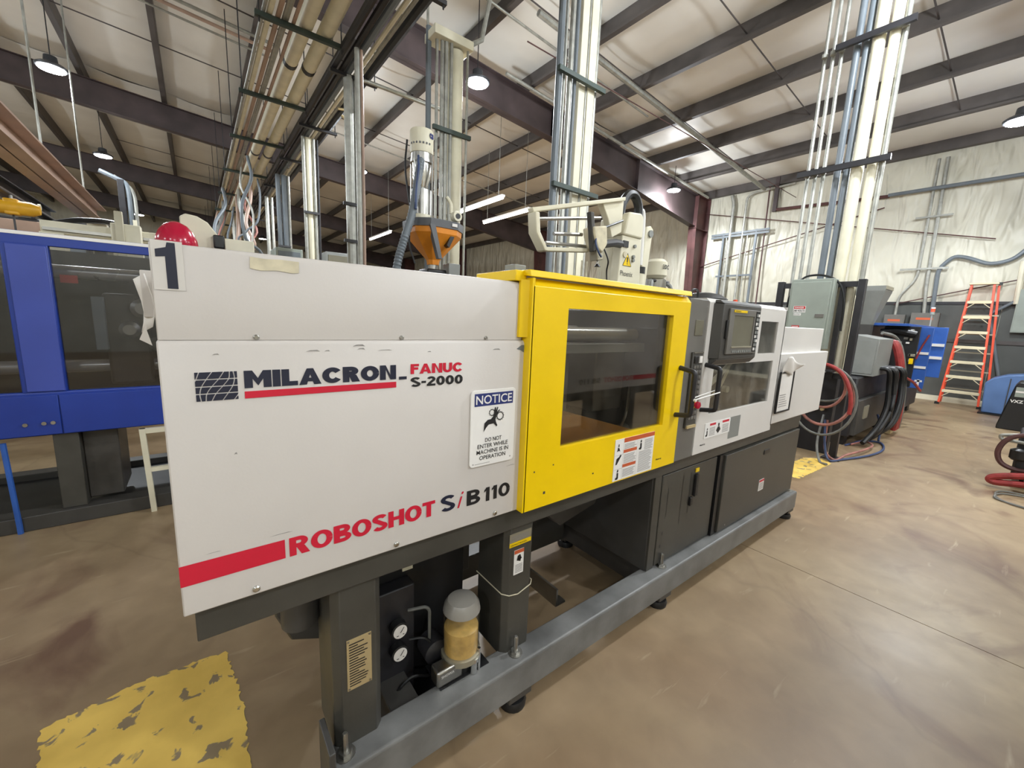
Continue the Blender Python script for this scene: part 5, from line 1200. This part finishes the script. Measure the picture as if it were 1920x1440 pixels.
# blue open machine at the wall end of the row
bp_ = thing('blue_open_machine', 'bright blue machine with open doors and black component panel near the wall', 'machine', (10,1.7,0))
MB().box(9.05, 11.3, 1.35, 2.3, .15, .8).build('base', M['blackp'], bp_, bevel=.01)
for x in (9.2,11.0): MB().box(x,x+.2,1.4,2.25,0,.15).build('foot', M['black'], bp_)
MB().box(8.75, 11.6, 1.28, 2.1, 1.62, 1.66).build('top_sheet', M['blue_b'], bp_, bevel=.004)
cp = MB().box(9.0, 9.05, 1.17, 1.60, .66, 1.62).build('component_panel', M['black'], bp_, bevel=.004)
random.seed(5)
for k in range(16):
    y = random.uniform(1.2,1.55); z = random.uniform(.8,1.55); w = random.uniform(.02,.07); h = random.uniform(.02,.05)
    MB().box(8.96, 9.0, y-w/2, y+w/2, z, z+h).build('component', M[random.choice(('boxgrey','alu','ctrl','paper','ctrl_d'))], cp, bevel=.002)
MB().box(8.95, 9.0, 1.185, 1.23, 1.03, 1.12).build('selector_switch', M['yellow'], cp, bevel=.003)
MB().tube([(8.93,1.2,1.5),(8.9,1.45,1.55),(8.93,1.62,1.52)], .05, 10, fil=.06).build('cable_duct', M['rubber'], bp_)
MB().box(9.05, 11.3, 1.9, 2.3, .8, 1.62).build('rear_body', M['interior'], bp_)
da = MB().box(9.35, 9.40, 1.06, 1.24, .62, 1.62).build('blue_door', M['blue_b'], bp_, bevel=.006)
db = MB().box(10.55, 10.60, 1.02, 1.20, .74, 1.64).build('blue_door', M['blue_b'], bp_, bevel=.006)
for z in (1.18, .95): MB().box(9.33, 9.35, 1.07, 1.22, z, z+.04).build('door_reflection', M['signw'], da); MB().box(10.53, 10.55, 1.03, 1.19, z+.12, z+.17).build('door_reflection', M['signw'], db)  # white bars painted on as reflections in the blue doors
MB().tube(spline([(9.32,1.10,1.5),(9.31,1.16,1.3),(9.31,1.2,1.1)]), .012, 6).build('red_wire', M['rhose'], da)
poly('door_mark', [rect(0,0,.03,.10), rect(-.03,.06,.06,.09)], (9.348,1.14,.67), NYU, ZU, M['signw'], da)
MB().box(9.0, 11.3, 1.30, 1.36, .5, .64).build('lower_rail', M['blackp'], bp_)
stw = thing('signal_tower', 'slim signal light tower with orange top above the blue machine', 'signal light', (11.0,1.3,1.66))
MB().tube([(11.0,1.32,1.655),(11.0,1.32,1.88)], .012, 8).build('pole', M['galv'], stw)
MB().lathe([(.03,0),(.03,.06)], (11.0,1.32,1.93), 12).build('orange_lens', M['ladder'], stw); MB().lathe([(.03,0),(.03,.05)], (11.0,1.32,1.88), 12).build('green_lens', M['panelgrey'], stw); MB().lathe([(.03,0),(.03,.025)], (11.0,1.32,1.99), 12).build('cap', M['signw'], stw)
s2 = thing('signal_lamp', 'tiny signal lamp with orange top above the white control cover', 'signal light', (3.0,1.3,1.634))
MB().tube([(2.9,1.3,1.634),(2.9,1.3,1.66)], .008, 8).build('stem', M['galv'], s2); MB().lathe([(.013,0),(.013,.02)], (2.9,1.3,1.66), 10).build('lens', M['ladder'], s2)

# ------------------------------------------------------------ right wall fixtures
def wbox(name, y0, y1, z0, z1, d, mm, label, cat='electrical box', strip_=None):
    t = thing(name, label, cat, (WX-.06,(y0+y1)/2,z0))
    MB().box(WX-.06-d, WX-.045, y0, y1, z0, z1).build('case', M[mm], t, bevel=.006)
    MB().box(WX-.068-d, WX-.06-d, y0+.02, y1-.02, z0+.02, z1-.02).build('cover', M[mm], t, bevel=.003)
    if strip_: poly('label', rect(0,0,(y1-y0)*.6,.05), (WX-.0695-d,y1-(y1-y0)*.2,z1-.16), NYU, ZU, M[strip_], t)
    return t
wbox('disconnect_box', 2.05, 2.42, 1.55, 1.95, .15, 'ctrl', 'smaller grey disconnect box on the dark wainscot', strip_='orange')
wbox('disconnect_box', 1.48, 1.95, 1.50, 2.0, .15, 'ctrl', 'wider grey disconnect box next to the signal tower', strip_='orange')
wbox('breaker_panel', -.12, .42, 1.62, 2.50, .12, 'panelgrey', 'large grey green breaker panel at the right edge', strip_='signw')
wbox('junction_box', -.05, .45, 3.05, 3.45, .14, 'panelgrey', 'grey junction box high on the right wall at the picture edge')
def wc(pts, r, mm, label, cat='conduit', fil=.12):
    return tag(MB().tube(pts, r, 10, fil=fil).build('wall_conduit', M[mm]), label, cat, 'conduits on the right wall')
xw = WX-.14
wc([(xw,2.24,1.95),(xw,2.24,2.4),(xw,1.98,2.75),(xw,2.0,5.4)], .028, 'galv', 'left of two bent conduits rising from the disconnect boxes', fil=.2)
wc([(xw,1.75,2.0),(xw,1.80,2.6),(xw,1.86,5.4)], .034, 'galv', 'straight thick conduit rising from the wide disconnect box')
wc([(xw,1.62,2.0),(xw,1.66,3.0),(xw,1.45,3.25),(xw,1.25,3.2),(xw,.9,3.02),(xw,.6,3.1),(xw,.45,3.3)], .04, 'ggrey', 'grey conduit sweeping in a wave across the white wall to the box', fil=.3)
wc([(xw,6.42,.2),(xw,6.42,5.25),(xw,6.5,5.5)], .05, 'galv', 'thick conduit with curved top by the strut frame', fil=.15)
wc([(xw,6.05,.2),(xw,6.05,5.35),(xw,5.9,5.45),(xw,4.8,5.5)], .034, 'galv', 'conduit bending right at the eave by the strut frame', fil=.25)
wc([(xw,5.40,1.5),(xw,5.45,5.7)], .02, 'rust', 'thin dark vertical rod right of the strut frame')
wc([(xw-.1,2.75,4.75),(xw-.1,-1,4.75)], .04, 'ggrey', 'level grey pipe high on the right wall')
wc([(xw,5.2,4.87),(xw,2.75,4.75)], .04, 'rust', 'dark level pipe between hanger post and wall pipe')
wc([(xw,7.35,5.1),(xw,.9,3.55)], .012, 'rust', 'wall brace rod slanting down to the right')
wc([(xw,7.3,3.42),(xw,4.4,4.12),(xw,2.8,4.5)], .014, 'rust', 'wall brace rod slanting up to the right', fil=.01)
wc([(xw,2.3,2.2),(xw,-.5,2.95)], .012, 'rust', 'thin slanted rod behind the ladder top')
wc([(xw,.30,0.2),(xw,.75,2.0),(xw,.45,2.25)], .03, 'ggrey', 'grey pipe slanting down beside the ladder to the blue bin', fil=.08)
wc([(xw,.42,2.2),(xw,.45,3.06)], .05, 'cream', 'cream pipe between the breaker panel and the junction box')
wst = MB().box(WX-.18, WX-.10, 5.20, 5.30, 4.82, 5.75); tag(wst.build('hanger_post', M['rafter']), 'short dark steel post hanging from the eave', 'post')
sf = thing('wall_rack', 'grey strut channel frame on the white wall right of the column', 'frame', (xw,6.2,2.2))
for y in (6.62, 5.66): MB().box(xw-.02, xw+.03, y-.03, y+.03, .3, 4.40).build('upright', M['ggrey'], sf)
for z in (4.36, 4.28): MB().box(xw-.03, xw-.0, 5.3, 7.0, z-.03, z+.03).build('cross_channel', M['ggrey'], sf)
MB().box(xw-.03, xw, 5.62, 6.72, 3.05, 3.10).build('cross_channel', M['ggrey'], sf)
MB().tube([(xw,5.9,.3),(xw,5.9,4.3)], .016, 6).build('thin_pipe', M['galv'], sf); MB().tube([(xw,6.52,.3),(xw,6.52,4.3)], .016, 6).build('thin_pipe', M['galv'], sf)
for z, ya, yb in ((3.0,1.5,2.3),(4.15,1.6,2.2)):
    tag(MB().box(xw-.06, xw-.02, ya, yb, z-.02, z+.02).build('conduit_strut', M['galv']), ('lower' if z < 4 else 'upper')+' short strut clamping the wall conduits', 'bracket')

# ladder
lad = thing('step_ladder', 'orange fibreglass stepladder with pale treads leaning at the dark wall', 'ladder', (13.1,.85,0))
bx, tx = 12.95, 13.30; zt = 2.60
def lp(side, t):   # left (1) / right (0) rail position
    yb, yt = ((1.19,1.10) if side else (.57,.745)); return (bx+(tx-bx)*t, yb+(yt-yb)*t, .03+(zt-.03)*t)
for s_ in (0,1):
    a, b = lp(s_,0), lp(s_,1); w = .035 if s_ == 0 else -.035
    MB().add([(a[0]-.05,a[1],a[2]),(a[0]+.03,a[1],a[2]),(a[0]+.03,a[1]+w,a[2]),(a[0]-.05,a[1]+w,a[2]),(b[0]-.05,b[1],b[2]),(b[0]+.03,b[1],b[2]),(b[0]+.03,b[1]+w,b[2]),(b[0]-.05,b[1]+w,b[2])], [(0,3,2,1),(4,5,6,7),(0,1,5,4),(1,2,6,5),(2,3,7,6),(3,0,4,7)]).build('front_rail', M['ladder'], lad)
    a, b = (13.2, a[1]-(.10 if s_ == 0 else .0), .03), (13.38, b[1]-(.06 if s_ == 0 else .0), zt-.02)
    MB().add([(a[0]-.03,a[1],a[2]),(a[0]+.03,a[1],a[2]),(a[0]+.03,a[1]+w,a[2]),(a[0]-.03,a[1]+w,a[2]),(b[0]-.03,b[1],b[2]),(b[0]+.03,b[1],b[2]),(b[0]+.03,b[1]+w,b[2]),(b[0]-.03,b[1]+w,b[2])], [(0,3,2,1),(4,5,6,7),(0,1,5,4),(1,2,6,5),(2,3,7,6),(3,0,4,7)]).build('rear_rail', M['ladder'], lad)
    MB().box(lp(s_,0)[0]-.06, lp(s_,0)[0]+.05, lp(s_,0)[1]-.03, lp(s_,0)[1]+.04, 0, .05).build('shoe', M['black'], lad)
for k in range(7):
    t = (k+.85)/8.0; r_, l_ = lp(0,t), lp(1,t)
    MB().box(r_[0]-.06, r_[0]+.05, r_[1]+.02, l_[1]-.02, r_[2]-.03, r_[2]+.03).build('step', M['tread'], lad, bevel=.006)
    for yy, d in ((r_[1]+.03,.10),(l_[1]-.03,-.10)): MB().tube([(r_[0]-.05,yy,r_[2]-.12),(r_[0]-.05,yy+d,r_[2]-.03)], .008, 6).build('step_brace', M['tread'], lad)
for k in range(5):
    t = (k+.6)/6; MB().box(13.19+.15*t, 13.22+.15*t, .52+.12*t, 1.16-.07*t, .1+2.4*t, .13+2.4*t).build('rear_bar', M['alu'], lad)
MB().box(tx-.08, tx+.12, .70, 1.12, zt, zt+.035).build('top_cap', M['tread'], lad, bevel=.006)
MB().box(tx+.02, tx+.12, .66, .71, zt-.01, zt+.045).build('cap_bracket', M['black'], lad)
# bin and black unit at the right edge
bn = thing('plastic_bin', 'blue grey plastic bin with rounded top beside the ladder', 'bin', (12.5,.2,0))
MB().prism([(.51,.03),(.54,.62),(.45,.72),(.28,.80),(.1,.83),(-.3,.83),(-.3,.03)], 'x', 12.25, 12.8).build('body', M['bin'], bn, bevel=.02)
MB().box(12.2, 12.85, -.3, .55, 0, .03).build('pallet', M['black'], bn)
MB().box(12.243, 12.25, .22, .235, .05, .74).build('seam', M['ctrl_d'], bn)
vu = thing('black_unit', 'black cabinet unit with small screen at the right edge of the floor', 'machine', (10.6,0,0))
MB().prism([(.24,.0),(.24,.06),(.14,.72),(.10,.80),(-.6,.80),(-.6,0)], 'x', 10.55, 11.2).build('case', M['black'], vu, bevel=.015)
poly('screen', rect(0,0,.12,.16), (10.546,.12,.56), NYU, ZU, M['panelgrey'], vu)
poly('screen_bar', rect(0,0,.12,.03), (10.544,.12,.63), NYU, ZU, M['paper'], vu)
text('lettering', 'VXZ', (10.545,.155,.46), NYU, ZU, .14, .05, M['signw'], vu, bold=.03)
rc = thing('hose_cart', 'dark cart with red hose and grey tube frame at the right edge', 'cart', (6.8,-.1,0))
MB().box(6.5, 7.1, -.5, -.02, .10, .55).build('pump_box', M['blackp'], rc, bevel=.02)
for x in (6.55,7.0):
    for y in (-.45,-.1): MB().lathe([(.05,-.015),(.05,.015)], (x,y,.05), 12, 'y').build('caster', M['rubber'], rc)
MB().box(6.5,7.1,-.5,-.05,.09,.11).build('deck', M['greyd'], rc)
MB().tube([(6.45,-.3,.62),(6.45,.10,.52),(6.45,.09,.48),(6.45,-.3,.47)], .016, 8, fil=.03).build('tube_frame', M['galv'], rc)
MB().tube(spline([(6.42,-.2,.62),(6.42,.02,.52),(6.42,.09,.38),(6.42,.06,.25),(6.42,-.05,.20),(6.42,-.2,.22)]), .022, 8).build('brown_hose', M['rust'], rc)
MB().tube(spline([(6.3,-.3,.22),(6.3,-.05,.16),(6.3,.09,.10),(6.3,.07,.06),(6.3,-.1,.09),(6.3,-.3,.13)]), .032, 10).build('red_hose', M['rhose'], rc)
MB().lathe([(.05,0),(.07,.02),(.07,.10),(.04,.12)], (6.42,-.05,.30), 14).build('pump_head', M['black'], rc)
for k in range(2): MB().tube(spline([(6.2,-.3,.015),(6.2-.1*k,-.02,.012),(6.0-.1*k,.04,.012),(5.8,-.03,.012),(5.7,-.3,.012)]), .008, 6).build('floor_cable', M['ghose'], rc)

# ------------------------------------------------------------ second white machine across the aisle (seen as a reflection in the door pane)
am = thing('aisle_machine', 'white machine with red stripe mirrored in the yellow door window', 'machine', (3.2,-1.0,0))
YA = -.52
MB().box(1.2, 4.1, -1.3, YA, .83, 1.45).build('cover', M['white'], am, bevel=.006)
MB().box(1.2, 4.1, -1.28, YA-.02, 1.45, 1.61).build('upper_cover', M['white'], am, bevel=.006)
MB().box(1.2, 4.1, -1.25, YA-.04, .745, .83).build('apron', M['grey'], am)
for x in (1.3,2.4,3.6): MB().box(x, x+.16, -1.2, YA-.06, .2, .745).build('column', M['grey'], am, bevel=.004)
MB().box(1.2, 4.2, -1.3, YA+.02, .085, .21).build('base_rail', M['greyd'], am, bevel=.006)
for x in (1.3,2.7,4.0): MB().lathe([(.05,0),(.05,.085)], (x,YA-.06,0), 14).build('foot', M['rubber'], am)
poly('red_bar', rect(0,0,.5,.05), (4.1,YA+.001,.903), (-1,0,0), ZU, M['red'], am)
text('lettering', 'ROBOSHOT', (3.58,YA+.001,.904), (-1,0,0), ZU, .45, .05, M['red'], am, bold=.02)
text('lettering', 'SiB 110', (3.08,YA+.001,.904), (-1,0,0), ZU, .30, .05, M['ink'], am, bold=.02)
